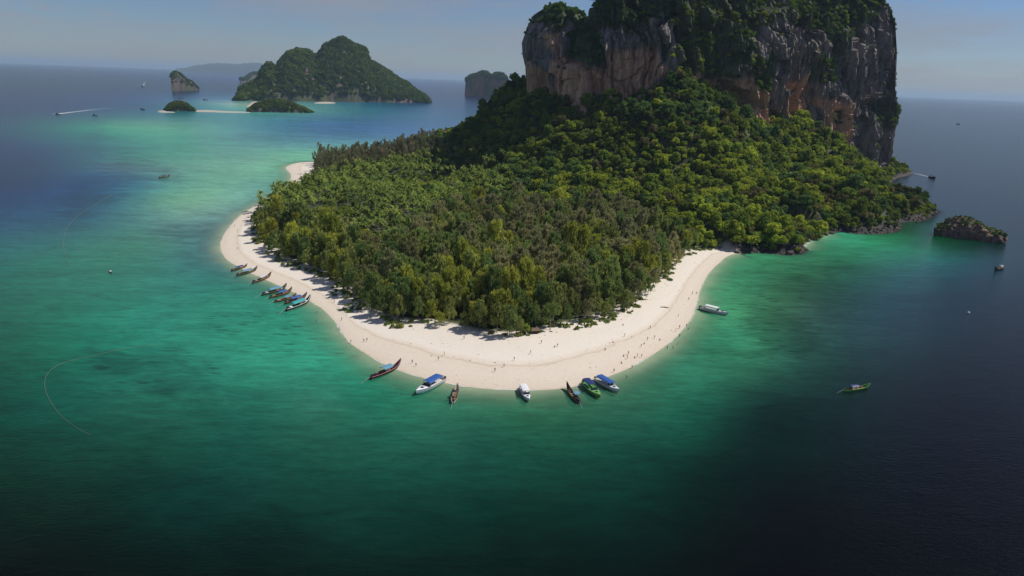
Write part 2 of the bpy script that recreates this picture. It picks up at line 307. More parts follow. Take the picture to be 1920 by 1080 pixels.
# ------------------------------------------------------------------ sea
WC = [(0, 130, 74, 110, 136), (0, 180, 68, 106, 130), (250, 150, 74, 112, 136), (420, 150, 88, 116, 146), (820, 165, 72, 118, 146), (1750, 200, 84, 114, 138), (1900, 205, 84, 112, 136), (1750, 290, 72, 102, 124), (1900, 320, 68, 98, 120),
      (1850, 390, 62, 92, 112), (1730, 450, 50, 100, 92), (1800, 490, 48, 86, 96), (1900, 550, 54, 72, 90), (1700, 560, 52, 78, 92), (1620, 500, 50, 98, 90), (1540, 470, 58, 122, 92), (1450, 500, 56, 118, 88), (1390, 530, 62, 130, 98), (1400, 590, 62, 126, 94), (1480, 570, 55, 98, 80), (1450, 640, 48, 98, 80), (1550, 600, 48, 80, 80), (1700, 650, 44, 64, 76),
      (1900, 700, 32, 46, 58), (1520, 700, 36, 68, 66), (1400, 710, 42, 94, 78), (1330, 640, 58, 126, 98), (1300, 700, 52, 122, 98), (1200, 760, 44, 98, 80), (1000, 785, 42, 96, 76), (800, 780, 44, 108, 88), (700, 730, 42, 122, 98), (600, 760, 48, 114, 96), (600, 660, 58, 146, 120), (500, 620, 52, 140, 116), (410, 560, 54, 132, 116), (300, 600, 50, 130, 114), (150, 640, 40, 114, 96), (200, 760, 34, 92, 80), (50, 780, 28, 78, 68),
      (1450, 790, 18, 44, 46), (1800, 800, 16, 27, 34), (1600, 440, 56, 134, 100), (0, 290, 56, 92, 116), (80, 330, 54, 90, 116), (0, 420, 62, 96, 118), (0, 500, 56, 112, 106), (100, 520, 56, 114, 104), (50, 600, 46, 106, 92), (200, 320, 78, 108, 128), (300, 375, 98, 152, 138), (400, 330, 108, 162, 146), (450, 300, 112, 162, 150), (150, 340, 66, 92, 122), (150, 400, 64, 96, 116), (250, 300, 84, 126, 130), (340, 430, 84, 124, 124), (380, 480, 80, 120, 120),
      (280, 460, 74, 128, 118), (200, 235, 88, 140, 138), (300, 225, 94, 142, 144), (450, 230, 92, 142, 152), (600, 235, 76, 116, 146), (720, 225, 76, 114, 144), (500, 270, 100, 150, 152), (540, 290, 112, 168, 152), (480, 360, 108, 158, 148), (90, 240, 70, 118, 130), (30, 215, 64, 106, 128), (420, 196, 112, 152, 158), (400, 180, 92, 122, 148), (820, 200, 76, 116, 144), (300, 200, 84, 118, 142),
      (0, 850, 22, 60, 52), (300, 850, 26, 72, 62), (600, 850, 30, 84, 70), (900, 850, 28, 78, 66), (1200, 850, 24, 68, 58), (1500, 850, 16, 38, 42), (1800, 850, 13, 24, 32),  # nearest rows: deep-water tone plus a dark foreground fade painted into the colour
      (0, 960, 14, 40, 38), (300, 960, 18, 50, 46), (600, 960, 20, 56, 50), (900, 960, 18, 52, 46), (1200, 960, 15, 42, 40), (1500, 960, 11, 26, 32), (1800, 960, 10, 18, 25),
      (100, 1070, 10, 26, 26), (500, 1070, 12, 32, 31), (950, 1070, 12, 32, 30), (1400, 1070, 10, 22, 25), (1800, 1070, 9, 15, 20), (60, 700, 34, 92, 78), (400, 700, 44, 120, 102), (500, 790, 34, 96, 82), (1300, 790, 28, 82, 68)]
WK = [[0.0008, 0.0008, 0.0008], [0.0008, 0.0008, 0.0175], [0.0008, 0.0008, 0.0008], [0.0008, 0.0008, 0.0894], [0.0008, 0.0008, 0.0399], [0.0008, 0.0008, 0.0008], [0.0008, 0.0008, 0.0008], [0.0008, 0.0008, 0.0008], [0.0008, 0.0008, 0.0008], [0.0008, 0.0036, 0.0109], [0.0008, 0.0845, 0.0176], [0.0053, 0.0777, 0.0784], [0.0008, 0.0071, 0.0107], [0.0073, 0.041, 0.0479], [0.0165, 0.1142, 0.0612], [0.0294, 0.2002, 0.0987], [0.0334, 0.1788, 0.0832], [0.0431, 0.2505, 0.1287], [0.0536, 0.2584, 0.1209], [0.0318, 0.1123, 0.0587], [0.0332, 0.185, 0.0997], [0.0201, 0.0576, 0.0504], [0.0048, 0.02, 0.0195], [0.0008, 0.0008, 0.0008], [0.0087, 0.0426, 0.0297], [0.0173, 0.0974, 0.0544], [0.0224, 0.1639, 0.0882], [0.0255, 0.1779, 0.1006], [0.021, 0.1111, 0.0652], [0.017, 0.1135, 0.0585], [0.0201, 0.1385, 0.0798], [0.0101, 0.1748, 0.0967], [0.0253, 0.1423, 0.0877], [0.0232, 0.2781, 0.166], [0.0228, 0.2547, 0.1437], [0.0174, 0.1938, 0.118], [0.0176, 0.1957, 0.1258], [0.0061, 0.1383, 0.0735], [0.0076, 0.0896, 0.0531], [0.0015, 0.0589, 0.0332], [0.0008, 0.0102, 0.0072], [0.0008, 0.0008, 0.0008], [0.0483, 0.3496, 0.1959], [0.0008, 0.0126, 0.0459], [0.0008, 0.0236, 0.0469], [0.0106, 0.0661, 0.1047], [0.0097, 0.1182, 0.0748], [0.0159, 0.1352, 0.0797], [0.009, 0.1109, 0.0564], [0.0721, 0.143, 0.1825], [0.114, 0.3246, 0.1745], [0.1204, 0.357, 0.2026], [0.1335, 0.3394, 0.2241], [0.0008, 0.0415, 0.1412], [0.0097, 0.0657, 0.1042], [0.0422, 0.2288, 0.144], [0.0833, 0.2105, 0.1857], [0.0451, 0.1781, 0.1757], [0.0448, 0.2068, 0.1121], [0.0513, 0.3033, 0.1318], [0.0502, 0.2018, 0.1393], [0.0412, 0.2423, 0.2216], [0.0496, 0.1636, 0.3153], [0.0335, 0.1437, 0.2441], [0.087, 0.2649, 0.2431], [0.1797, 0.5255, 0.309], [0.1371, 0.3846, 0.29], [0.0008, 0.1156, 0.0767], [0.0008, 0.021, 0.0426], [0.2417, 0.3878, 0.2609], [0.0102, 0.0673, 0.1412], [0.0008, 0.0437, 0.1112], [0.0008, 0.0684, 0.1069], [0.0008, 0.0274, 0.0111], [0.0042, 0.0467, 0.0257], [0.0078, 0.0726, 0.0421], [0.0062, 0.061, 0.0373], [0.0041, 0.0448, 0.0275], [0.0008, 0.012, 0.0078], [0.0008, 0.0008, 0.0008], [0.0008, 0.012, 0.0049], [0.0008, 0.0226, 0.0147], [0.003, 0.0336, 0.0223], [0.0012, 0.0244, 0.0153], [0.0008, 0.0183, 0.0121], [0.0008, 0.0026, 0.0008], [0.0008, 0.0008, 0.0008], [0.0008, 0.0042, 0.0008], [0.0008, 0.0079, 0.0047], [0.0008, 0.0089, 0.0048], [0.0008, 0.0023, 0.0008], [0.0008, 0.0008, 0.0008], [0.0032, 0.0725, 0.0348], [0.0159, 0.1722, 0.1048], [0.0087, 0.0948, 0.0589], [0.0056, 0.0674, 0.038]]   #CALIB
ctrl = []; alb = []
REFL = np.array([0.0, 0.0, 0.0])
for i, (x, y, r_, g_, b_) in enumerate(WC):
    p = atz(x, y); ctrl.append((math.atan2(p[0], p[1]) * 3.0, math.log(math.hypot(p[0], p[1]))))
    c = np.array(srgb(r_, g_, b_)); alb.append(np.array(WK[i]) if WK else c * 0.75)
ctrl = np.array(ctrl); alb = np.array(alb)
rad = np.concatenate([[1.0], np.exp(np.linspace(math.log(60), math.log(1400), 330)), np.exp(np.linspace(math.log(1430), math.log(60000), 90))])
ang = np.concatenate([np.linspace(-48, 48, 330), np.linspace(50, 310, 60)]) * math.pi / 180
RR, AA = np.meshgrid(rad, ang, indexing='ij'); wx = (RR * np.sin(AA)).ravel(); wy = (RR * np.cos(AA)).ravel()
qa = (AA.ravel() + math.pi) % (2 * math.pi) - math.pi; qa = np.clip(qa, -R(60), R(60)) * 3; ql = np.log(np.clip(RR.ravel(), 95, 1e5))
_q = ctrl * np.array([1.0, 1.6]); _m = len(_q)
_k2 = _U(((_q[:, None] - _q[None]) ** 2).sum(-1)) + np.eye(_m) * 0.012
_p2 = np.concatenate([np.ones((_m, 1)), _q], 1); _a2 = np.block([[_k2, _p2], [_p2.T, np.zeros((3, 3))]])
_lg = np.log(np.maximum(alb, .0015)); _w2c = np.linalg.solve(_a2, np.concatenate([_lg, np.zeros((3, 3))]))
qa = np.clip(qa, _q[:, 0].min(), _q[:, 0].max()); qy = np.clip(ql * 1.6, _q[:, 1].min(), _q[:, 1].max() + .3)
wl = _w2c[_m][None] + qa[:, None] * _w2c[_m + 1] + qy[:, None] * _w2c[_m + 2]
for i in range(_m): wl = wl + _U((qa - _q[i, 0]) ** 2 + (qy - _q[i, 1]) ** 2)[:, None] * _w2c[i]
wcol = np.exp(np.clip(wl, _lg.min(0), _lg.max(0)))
WEED = [([(130, 330), (230, 280), (330, 300), (350, 340), (230, 370), (180, 410), (130, 430), (90, 380)], .8), ([(280, 400), (420, 385), (420, 420), (390, 500), (330, 480), (250, 440)], .5), ([(150, 230), (200, 225), (220, 260), (190, 300), (140, 290)], .6),
        ([(170, 655), (330, 640), (420, 690), (400, 740), (300, 760), (170, 700)], .7), ([(1390, 560), (1460, 560), (1530, 600), (1560, 660), (1500, 700), (1420, 670), (1380, 620)], .75), ([(1370, 520), (1450, 510), (1480, 540), (1420, 570), (1380, 560)], .5), ([(1480, 490), (1600, 480), (1620, 520), (1540, 560), (1470, 530)], .6), ([(1740, 455), (1880, 468), (1890, 485), (1780, 480)], .7)]
wpx, wpy, wpw = project(np.stack([wx, wy, wx * 0], 1)); weed = np.zeros(len(wx)); okw = (wpw > 0) & (wpx > -300) & (wpx < 2200) & (wpy > 120)
ix = np.nonzero(okw)[0]
for pl, st_ in WEED:
    d_, _ = segdist(wpx[ix], wpy[ix], pl); weed[ix] = np.maximum(weed[ix], st_ * np.clip(.5 + np.where(inpoly(wpx[ix], wpy[ix], pl), d_, -d_) / 60, 0, 1))
wd, wrk = shore_sd(wx, wy); wd = -wd
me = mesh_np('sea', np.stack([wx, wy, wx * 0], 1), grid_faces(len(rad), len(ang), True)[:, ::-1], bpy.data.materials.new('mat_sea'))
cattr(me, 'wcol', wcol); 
spt = np.zeros(len(wx))
for pl in ([(350, 565), (500, 570), (650, 615), (700, 690), (560, 670), (400, 650)], [(1340, 520), (1500, 500), (1560, 600), (1500, 690), (1360, 660)], [(150, 650), (420, 660), (420, 740), (170, 740)]):
    d_, _ = segdist(wpx[ix], wpy[ix], pl); spt[ix] = np.maximum(spt[ix], np.clip(.5 + np.where(inpoly(wpx[ix], wpy[ix], pl), d_, -d_) / 40, 0, 1))
fattr(me, 'spot', spt); fattr(me, 'weed', weed); fattr(me, 'shore', np.where(wrk > .5, wd * 2.2, wd))
m = me.materials[0]; m.use_nodes = True; t = m.node_tree; t.nodes.clear(); o = N(t, 'ShaderNodeOutputMaterial'); l = t.links.new
geo = N(t, 'ShaderNodeNewGeometry'); P_ = geo.outputs['Position']
def noise(sc, det, rough=.5, vec=None, dist=0.0):
    n = N(t, 'ShaderNodeTexNoise'); n.inputs['Scale'].default_value = sc; n.inputs['Detail'].default_value = det; n.inputs['Roughness'].default_value = rough; n.inputs['Distortion'].default_value = dist
    l(vec or P_, n.inputs[0]); return n.outputs[0]
def mrange(src, a, b_, c, d):
    r_ = N(t, 'ShaderNodeMapRange'); l(src, r_.inputs[0]); r_.inputs[1].default_value = a; r_.inputs[2].default_value = b_; r_.inputs[3].default_value = c; r_.inputs[4].default_value = d; return r_.outputs[0]
def mul(a, b_):
    r_ = N(t, 'ShaderNodeMath', operation='MULTIPLY'); l(a, r_.inputs[0]); l(b_, r_.inputs[1]); return r_.outputs[0]
mpw = N(t, 'ShaderNodeMapping'); mpw.inputs['Rotation'].default_value = (0, 0, R(-18)); mpw.inputs['Scale'].default_value = (.35, 1, 1); l(P_, mpw.inputs[0])
big = mrange(noise(.011, 6, .62, mpw.outputs[0], .6), .36, .64, .88, 1.12)
reef = mrange(noise(.035, 7, .7, mpw.outputs[0], 1.2), .54, .68, 1.0, .84)
fine = mul(mrange(noise(.35, 7, .75, mpw.outputs[0]), .36, .64, .80, 1.20), mrange(noise(.09, 6, .7, mpw.outputs[0], .8), .38, .62, .85, 1.15))
vo = N(t, 'ShaderNodeTexVoronoi'); vo.inputs['Scale'].default_value = .26; l(mpw.outputs[0], vo.inputs[0])
spots = mrange(vo.outputs[0], .16, .30, .62, 1.0); smask = attr(t, 'spot')
sm = N(t, 'ShaderNodeMix'); sm.inputs[2].default_value = 1.0; l(smask, sm.inputs[0]); l(spots, sm.inputs[3])
wn_ = N(t, 'ShaderNodeMath', operation='MULTIPLY_ADD'); l(noise(.045, 7, .72, mpw.outputs[0], 1.0), wn_.inputs[0]); wn_.inputs[1].default_value = 2.2; wn_.inputs[2].default_value = -1.6
wa_ = N(t, 'ShaderNodeMath', operation='ADD'); l(wn_.outputs[0], wa_.inputs[0]); l(attr(t, 'weed'), wa_.inputs[1]); wdk = mrange(wa_.outputs[0], -.15, .35, 1.0, .55)
k = mul(mul(mul(mul(big, reef), fine), sm.outputs[0]), wdk)
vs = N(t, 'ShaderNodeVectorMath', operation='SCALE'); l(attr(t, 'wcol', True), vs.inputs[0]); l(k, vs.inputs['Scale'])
pb = N(t, 'ShaderNodeBsdfPrincipled'); l(vs.outputs[0], pb.inputs[0]); pb.inputs['Roughness'].default_value = .19; pb.inputs['IOR'].default_value = 1.33; pb.inputs['Specular IOR Level'].default_value = .15
mpb = N(t, 'ShaderNodeMapping'); mpb.inputs['Rotation'].default_value = (0, 0, R(-25)); mpb.inputs['Scale'].default_value = (.4, 1, 1); l(P_, mpb.inputs[0])
wv = N(t, 'ShaderNodeMath', operation='MULTIPLY_ADD'); l(noise(.16, 6, .62, mpb.outputs[0], .4), wv.inputs[0]); wv.inputs[1].default_value = 1.0; l(noise(1.1, 3, .6, mpb.outputs[0]), wv.inputs[2])
bmp = N(t, 'ShaderNodeBump'); bmp.inputs['Strength'].default_value = .40; bmp.inputs['Distance'].default_value = .5; l(wv.outputs[0], bmp.inputs['Height']); l(bmp.outputs[0], pb.inputs['Normal'])
tp = N(t, 'ShaderNodeBsdfTransparent'); tp.inputs[0].default_value = (.80, .93, .86, 1)
sa = N(t, 'ShaderNodeMath', operation='MULTIPLY_ADD'); l(noise(.05, 4), sa.inputs[0]); sa.inputs[1].default_value = 8.0; l(attr(t, 'shore'), sa.inputs[2])
rp = N(t, 'ShaderNodeValToRGB'); r0 = N(t, 'ShaderNodeMapRange'); l(sa.outputs[0], r0.inputs[0]); r0.inputs[1].default_value = 2.0; r0.inputs[2].default_value = 34.0; l(r0.outputs[0], rp.inputs[0])
e = rp.color_ramp.elements; e[0].color = (0.05, 0.05, 0.05, 1); e[1].color = (1, 1, 1, 1)
for pos, c in [(.12, .25), (.3, .62), (.55, .88)]: q = e.new(pos); q.color = (c, c, c, 1)
ms = N(t, 'ShaderNodeMixShader'); l(rp.outputs[0], ms.inputs[0]); l(tp.outputs[0], ms.inputs[1]); l(pb.outputs[0], ms.inputs[2]); l(ms.outputs[0], o.inputs[0])
tag(link('sea', me), 'sea, pale turquoise over the shallows and dark blue-green where deep, with a dark fade painted in at the near side', kind='structure')
# sea bed below the whole sea so that shallow water never looks through to nothing
mb = MB(); mb.add([(-60500, -60500, -9), (60500, -60500, -9), (60500, 60500, -9), (-60500, 60500, -9)], [(0, 1, 2, 3)])
tag(mb.build('sea_bed', paint('mat_seabed', (.2, .2, .15), .9, .2, .01)), 'sandy sea bed under the water', kind='structure')

# ------------------------------------------------------------------ foliage
def cards(C, Rd, per, size, aspect=1.0, up=0.15, jit=0.55, shell=(0.7, 1.06), rg=rng, upright=0.0):
    C = np.repeat(np.asarray(C, float), per, 0); Rd = np.repeat(np.asarray(Rd, float).reshape(-1, 3) if np.ndim(Rd) > 1 else np.stack([Rd] * 3, 1), per, 0)
    n = len(C); d = rg.normal(size=(n, 3)); d[:, 2] += up * 2; d /= np.linalg.norm(d, axis=1)[:, None]
    P = C + d * Rd * rg.uniform(*shell, (n, 1)); nn = d + jit * rg.normal(size=(n, 3)); nn /= np.linalg.norm(nn, axis=1)[:, None]
    a = np.cross(nn, rg.normal(size=(n, 3))); a /= np.linalg.norm(a, axis=1)[:, None]; b = np.cross(nn, a)
    if upright:
        b = d * .6 + np.array([0, 0, 1.0]) * upright + .35 * rg.normal(size=(n, 3)); b /= np.linalg.norm(b, axis=1)[:, None]; a = np.cross(b, nn); a /= np.linalg.norm(a, axis=1)[:, None]
    s = size * rg.uniform(.6, 1.4, (n, 1)); a = a * s; b = b * s * aspect
    V = np.stack([P - a - b * .6, P + a * .9 - b, P + a * .7 + b, P - a * .8 + b * .8], 1).reshape(-1, 3)
    return V, np.arange(len(V)).reshape(-1, 4)
def crown_casuarina(seed, h=14, r=3.4, base=3.5):
    g = np.random.default_rng(seed); C = []; Rr = []
    for k in range(38):
        f = g.uniform(0, 1) ** .7; z = base + (h - base) * f; rr = r * math.sqrt(max(.02, 1 - (1.15 * f - .25) ** 2 * 1.05)) * math.sqrt(g.uniform(.15, 1)); a = g.uniform(0, 6.28)
        C.append((rr * math.cos(a), rr * math.sin(a), z)); s = g.uniform(.7, 1.35) * (1.1 - .25 * f); Rr.append((s, s, s * 1.5))
    return cards(C, np.array(Rr), 64, .15, 2.8, .45, .7, (.3, 1.25), g, 1.0)
def crown_broad(seed, r=5.0, h=7.0, base=3.0, n=34):
    g = np.random.default_rng(seed); C = []; Rr = []
    for k in range(n):
        d = g.normal(size=3); d[2] = abs(d[2]) * 1.1 + .05; d /= np.linalg.norm(d); q = g.uniform(.45, 1)
        C.append((d[0] * r * q * .85, d[1] * r * q * .85, base + d[2] * h * q * .8)); s = g.uniform(.7, 1.7) * r / 5; Rr.append((s, s, s * .8))
    V1, F1 = cards(C, np.array(Rr), 60, .27 * r / 5, 1.5, .35, .75, (.55, 1.2), g); return V1, F1
def crown_slim(seed, h=20):
    g = np.random.default_rng(seed); C = []; Rr = []
    for k in range(26):
        f = k / 25; z = 5 + (h - 5) * f; rr = 3.6 * (1 - .3 * f) * g.uniform(0, 1); a = g.uniform(0, 6.28)
        C.append((rr * math.cos(a), rr * math.sin(a), z)); s = g.uniform(.6, 1.4) * (1.15 - .35 * f); Rr.append((s, s, s * 1.3))
    return cards(C, np.array(Rr), 46, .16, 3.0, .2, .8, (.3, 1.2), g, 1.0)
def crown_palm(seed, h=13):
    g = np.random.default_rng(seed); V = []; F = []
    for k in range(20):
        a = k * 2.4 + g.uniform(-.3, .3); ln = g.uniform(3.2, 4.4); el = g.uniform(-.25, 1.1); p = np.array([0, 0, float(h)]); d = np.array([math.cos(a) * math.cos(el), math.sin(a) * math.cos(el), math.sin(el)])
        sd_ = np.array([-math.sin(a), math.cos(a), 0.]); pts = []
        for s in range(7):
            w = .62 * math.sin(math.pi * (s + .6) / 7.2) + .05; pts.append((p.copy(), w)); p = p + d * ln / 6; d = d + np.array([0, 0, -.26]); d /= np.linalg.norm(d)
        for s in range(6):
            (p0, w0), (p1, w1) = pts[s], pts[s + 1]; dz = np.array([0, 0, -.25])
            for sg in (-1, 1):
                b0 = len(V); V += [p0, p1, p1 + sg * sd_ * w1 + dz * w1 * 1.2 + (p1 - p0) * .4, p0 + sg * sd_ * w1 + dz * w0 * 1.2 + (p1 - p0) * .5]; F.append((b0, b0 + 1, b0 + 2, b0 + 3))
    return np.array(V), np.array(F)
LM = {
    'cas_olive': leafmat('leaf_casuarina_olive', (.24, .28, .085), (.35, .38, .11)), 'cas_yellow': leafmat('leaf_casuarina_yellow', (.32, .36, .06), (.44, .44, .075)),
    'cas_brown': leafmat('leaf_casuarina_brown', (.27, .28, .13), (.37, .35, .16)), 'cas_green': leafmat('leaf_casuarina_green', (.18, .26, .08), (.27, .34, .10)),
    'jun_dark': leafmat('leaf_jungle_dark', (.09, .155, .05), (.145, .22, .06)), 'jun_mid': leafmat('leaf_jungle_mid', (.16, .225, .04), (.24, .31, .05)),
    'jun_bright': leafmat('leaf_jungle_bright', (.27, .34, .04), (.40, .44, .055)), 'jun_brown': leafmat('leaf_jungle_brown', (0.158, 0.149, 0.061), (0.228, 0.201, 0.079)),
    'palm': leafmat('leaf_palm', (.13, .20, .045), (.26, .31, .07)), 'slim': leafmat('leaf_slim', (.20, .24, .11), (.38, .32, .19)), 'brush': leafmat('leaf_brush', (.22, .28, .04), (.36, .40, .065)),
    'far': leafmat('leaf_far', (0.052, 0.096, 0.044), (0.105, 0.166, 0.052), .1), 'far_bright': leafmat('leaf_far_bright', (0.105, 0.158, 0.038), (0.175, 0.219, 0.052), .1)}
def trunk_mesh(name, h, r, mat, limbs=5, seed=0, curve=.4):
    g = random.Random(seed); mb = MB(); cx = g.uniform(-curve, curve); cy = g.uniform(-curve, curve)
    P = lambda f: (cx * f * f * 2, cy * f * f * 2, h * f)
    mb.tube([(0, 0, -1.2)] + [P(f) for f in (0, .33, .66, 1)], [r * 1.15, r, r * .8, r * .6, r * .25], 7)
    for k in range(limbs):
        f = .3 + .6 * k / limbs; p = Vector(P(f)); a = k * 2.4 + g.random(); ln = h * .22 * (1.2 - f)
        mb.tube([p, p + Vector((math.cos(a) * ln * .6, math.sin(a) * ln * .6, ln * .5)), p + Vector((math.cos(a) * ln, math.sin(a) * ln, ln * 1.1))], [r * .4, r * .28, r * .1], 5)
    return mb.mesh(name, mat, True)
KIND = {}
def addkind(key, V, F, mat, trunk): KIND[key] = dict(crown=mesh_np('crown_' + key, V, F, LM[mat], False), trunk=trunk)
tk_c = trunk_mesh('trunk_casuarina', 12.5, .26, M['palebark'], 7, 1); tk_c2 = trunk_mesh('trunk_casuarina_b', 12, .22, M['bark'], 7, 2)
tk_j = trunk_mesh('trunk_jungle', 7.5, .38, M['bark'], 6, 3); tk_s = trunk_mesh('trunk_slim', 18.5, .26, M['bark'], 9, 4, .2); tk_p = trunk_mesh('trunk_palm', 13.0, .2, M['palebark'], 0, 5, .8)
for i, (mt_, nm) in enumerate([('cas_olive', 'co1'), ('cas_olive', 'co2'), ('cas_yellow', 'cy1'), ('cas_yellow', 'cy2'), ('cas_brown', 'cb1'), ('cas_brown', 'cb2'), ('cas_green', 'cg1'), ('cas_green', 'cg2')]):
    addkind(nm, *crown_casuarina(10 + i, h=12.5 + 1.5 * (i % 3), r=3.6 + .5 * (i % 2), base=2.6 + .8 * (i % 2)), mt_, tk_c if i % 2 else tk_c2)
for i, (mt_, nm) in enumerate([('jun_dark', 'jd1'), ('jun_dark', 'jd2'), ('jun_mid', 'jm1'), ('jun_mid', 'jm2'), ('jun_bright', 'jb1'), ('jun_bright', 'jb2'), ('jun_brown', 'jr1')]):
    addkind(nm, *crown_broad(30 + i, r=4.6 + .4 * (i % 2), h=5.5 + 1.2 * (i % 2)), mt_, tk_j)
addkind('sl1', *crown_slim(50), 'slim', tk_s); addkind('sl2', *crown_slim(51, 18), 'slim', tk_s)
_V, _F = crown_palm(60)
addkind('pa1', _V + np.array([0, 0, 0]), _F, 'palm', tk_p); addkind('pa2', *crown_palm(61), 'palm', tk_p)
addkind('br1', *crown_broad(70, r=2.4, h=1.8, base=.2, n=16), 'brush', None); addkind('br2', *crown_broad(71, r=2.8, h=1.6, base=.2, n=16), 'jun_bright', None); addkind('br3', *crown_broad(72, r=2.4, h=2.2, base=.2, n=16), 'jun_mid', None)
addkind('be1', *crown_broad(73, r=2.3, h=1.5, base=.1, n=16), 'cas_green', None); addkind('be2', *crown_broad(74, r=2.6, h=1.3, base=.1, n=16), 'cas_olive', None)
addkind('fa1', *crown_broad(80, r=5, h=6, base=0, n=18), 'far', None); addkind('fa2', *crown_broad(81, r=5, h=7, base=0, n=18), 'far_bright', None)

def scatter(name, pts, scl, rot, idx, sources, label, cat=None, parent=None, squash=None):
    """one 'stuff' object: foliage instanced on points"""
    me = bpy.data.meshes.new(name); me.vertices.add(len(pts)); me.vertices.foreach_set('co', np.asarray(pts, np.float32).ravel())
    scl = np.asarray(scl, float); scl = np.repeat(scl[:, None], 3, 1) if scl.ndim == 1 else scl; a = me.attributes.new('scl', 'FLOAT_VECTOR', 'POINT'); a.data.foreach_set('vector', np.asarray(scl, np.float32).ravel()); a = me.attributes.new('idx', 'INT', 'POINT'); a.data.foreach_set('value', np.asarray(idx, np.int32))
    a = me.attributes.new('rot', 'FLOAT_VECTOR', 'POINT'); a.data.foreach_set('vector', np.asarray(rot, np.float32).ravel()); me.update()
    ob = link(name, me, parent); ng = bpy.data.node_groups.new(name, 'GeometryNodeTree')
    ng.interface.new_socket('Geometry', in_out='INPUT', socket_type='NodeSocketGeometry'); ng.interface.new_socket('Geometry', in_out='OUTPUT', socket_type='NodeSocketGeometry')
    gi = ng.nodes.new('NodeGroupInput'); go = ng.nodes.new('NodeGroupOutput'); jn = ng.nodes.new('GeometryNodeJoinGeometry'); l = ng.links.new
    def na(nm, dt):
        n = ng.nodes.new('GeometryNodeInputNamedAttribute'); n.data_type = dt; n.inputs[0].default_value = nm; return [s for s in n.outputs if s.enabled][0]
    s_ = na('scl', 'FLOAT_VECTOR'); r_ = na('rot', 'FLOAT_VECTOR'); i_ = na('idx', 'INT')
    er = ng.nodes.new('FunctionNodeEulerToRotation'); l(r_, er.inputs[0])
    for v, src in enumerate(sources):
        oi = ng.nodes.new('GeometryNodeObjectInfo'); oi.transform_space = 'ORIGINAL'; oi.inputs['Object'].default_value = src; oi.inputs['As Instance'].default_value = True
        cmp_ = ng.nodes.new('FunctionNodeCompare'); cmp_.data_type = 'INT'; cmp_.operation = 'EQUAL'; l(i_, cmp_.inputs[2]); cmp_.inputs[3].default_value = v
        ip = ng.nodes.new('GeometryNodeInstanceOnPoints'); l(gi.outputs[0], ip.inputs['Points']); l(cmp_.outputs[0], ip.inputs['Selection']); l(oi.outputs['Geometry'], ip.inputs['Instance'])
        l(er.outputs[0], ip.inputs['Rotation']); l(s_, ip.inputs['Scale']); l(ip.outputs[0], jn.inputs[0])
    l(jn.outputs[0], go.inputs[0]); md = ob.modifiers.new('scatter', 'NODES'); md.node_group = ng
    tag(ob, label, cat, kind='stuff'); return ob
SRC = {}
def tree(name, key, p, s, rz, label, group, cat='tree'):
    e = link(name, None, None, p, rz, s); tag(e, label, cat, group); k = KIND[key]
    if k['trunk']: link('trunk', k['trunk'], e)
    c = link('crown', k['crown'], e)
    if key not in SRC: SRC[key] = c
    return e

# ------------------------------------------------------------------ where each kind of tree stands
P_CAS = [(460, 385), (520, 408), (600, 425), (690, 445), (740, 470), (790, 440), (800, 405), (860, 380), (960, 378), (1010, 390), (1090, 380), (1180, 392), (1240, 418), (1310, 440), (1340, 480), (1250, 580), (1100, 680), (900, 690), (700, 640), (560, 540), (440, 480)]
P_PALM = [(470, 380), (530, 355), (600, 330), (640, 305), (740, 290), (860, 268), (930, 275), (960, 320), (940, 368), (860, 380), (800, 405), (790, 440), (740, 470), (690, 445), (600, 425), (520, 408)]
P_SLIM = [(585, 250), (590, 322), (640, 308), (740, 294), (840, 272), (850, 235), (800, 225)]
def invegf(x, y, dmin=0.8):
    d, k = shore_sd(x, y); return inpoly(x, y, VEG) | ((k > .5) & (d > dmin))
def jitter_grid(x0, x1, y0, y1, s):
    X, Y = np.meshgrid(np.arange(x0, x1, s), np.arange(y0, y1, s)); X = X + (np.arange(X.shape[0]) % 2)[:, None] * s / 2
    x = X.ravel() + rng.uniform(-.4, .4, X.size) * s; y = Y.ravel() + rng.uniform(-.4, .4, X.size) * s; return x, y
CLF = [(7, 880), (18, 840), (45, 802), (75, 782), (127, 780), (160, 776), (205, 790), (265, 820), (320, 850), (378, 880), (447, 930), (500, 965), (548, 1010), (562, 1060), (530, 1115), (400, 1140), (200, 1110), (60, 1040), (6, 950)]
x, y = jitter_grid(-330, 610, 240, 1240, 5.2)
ok = invegf(x, y) & ~inpoly(x, y, CLF); x, y = x[ok], y[ok]
z = ground(x, y); px, py, pw = project(np.stack([x, y, z + 9], 1)); dv, _ = segdist(x, y, VEG); sdv, srk = shore_sd(x, y); dv = np.where(srk > .5, np.clip(sdv, 0, 99), dv)
zone = np.full(len(x), 'J'); zone[inpoly(px, py, P_PALM)] = 'P'; zone[inpoly(px, py, P_CAS)] = 'C'
pxs, pys, _w2 = project(np.stack([x, y, z + 12], 1)); zone[inpoly(pxs, pys, P_SLIM) & (z < 25)] = 'S'
nzv = vnoise(np.stack([x / 45, y / 45, x * 0], 1), 21); nz2 = vnoise(np.stack([x / 16, y / 16, x * 0], 1), 22)
items = []   # (kind, key, x,y,z, scale, rot)
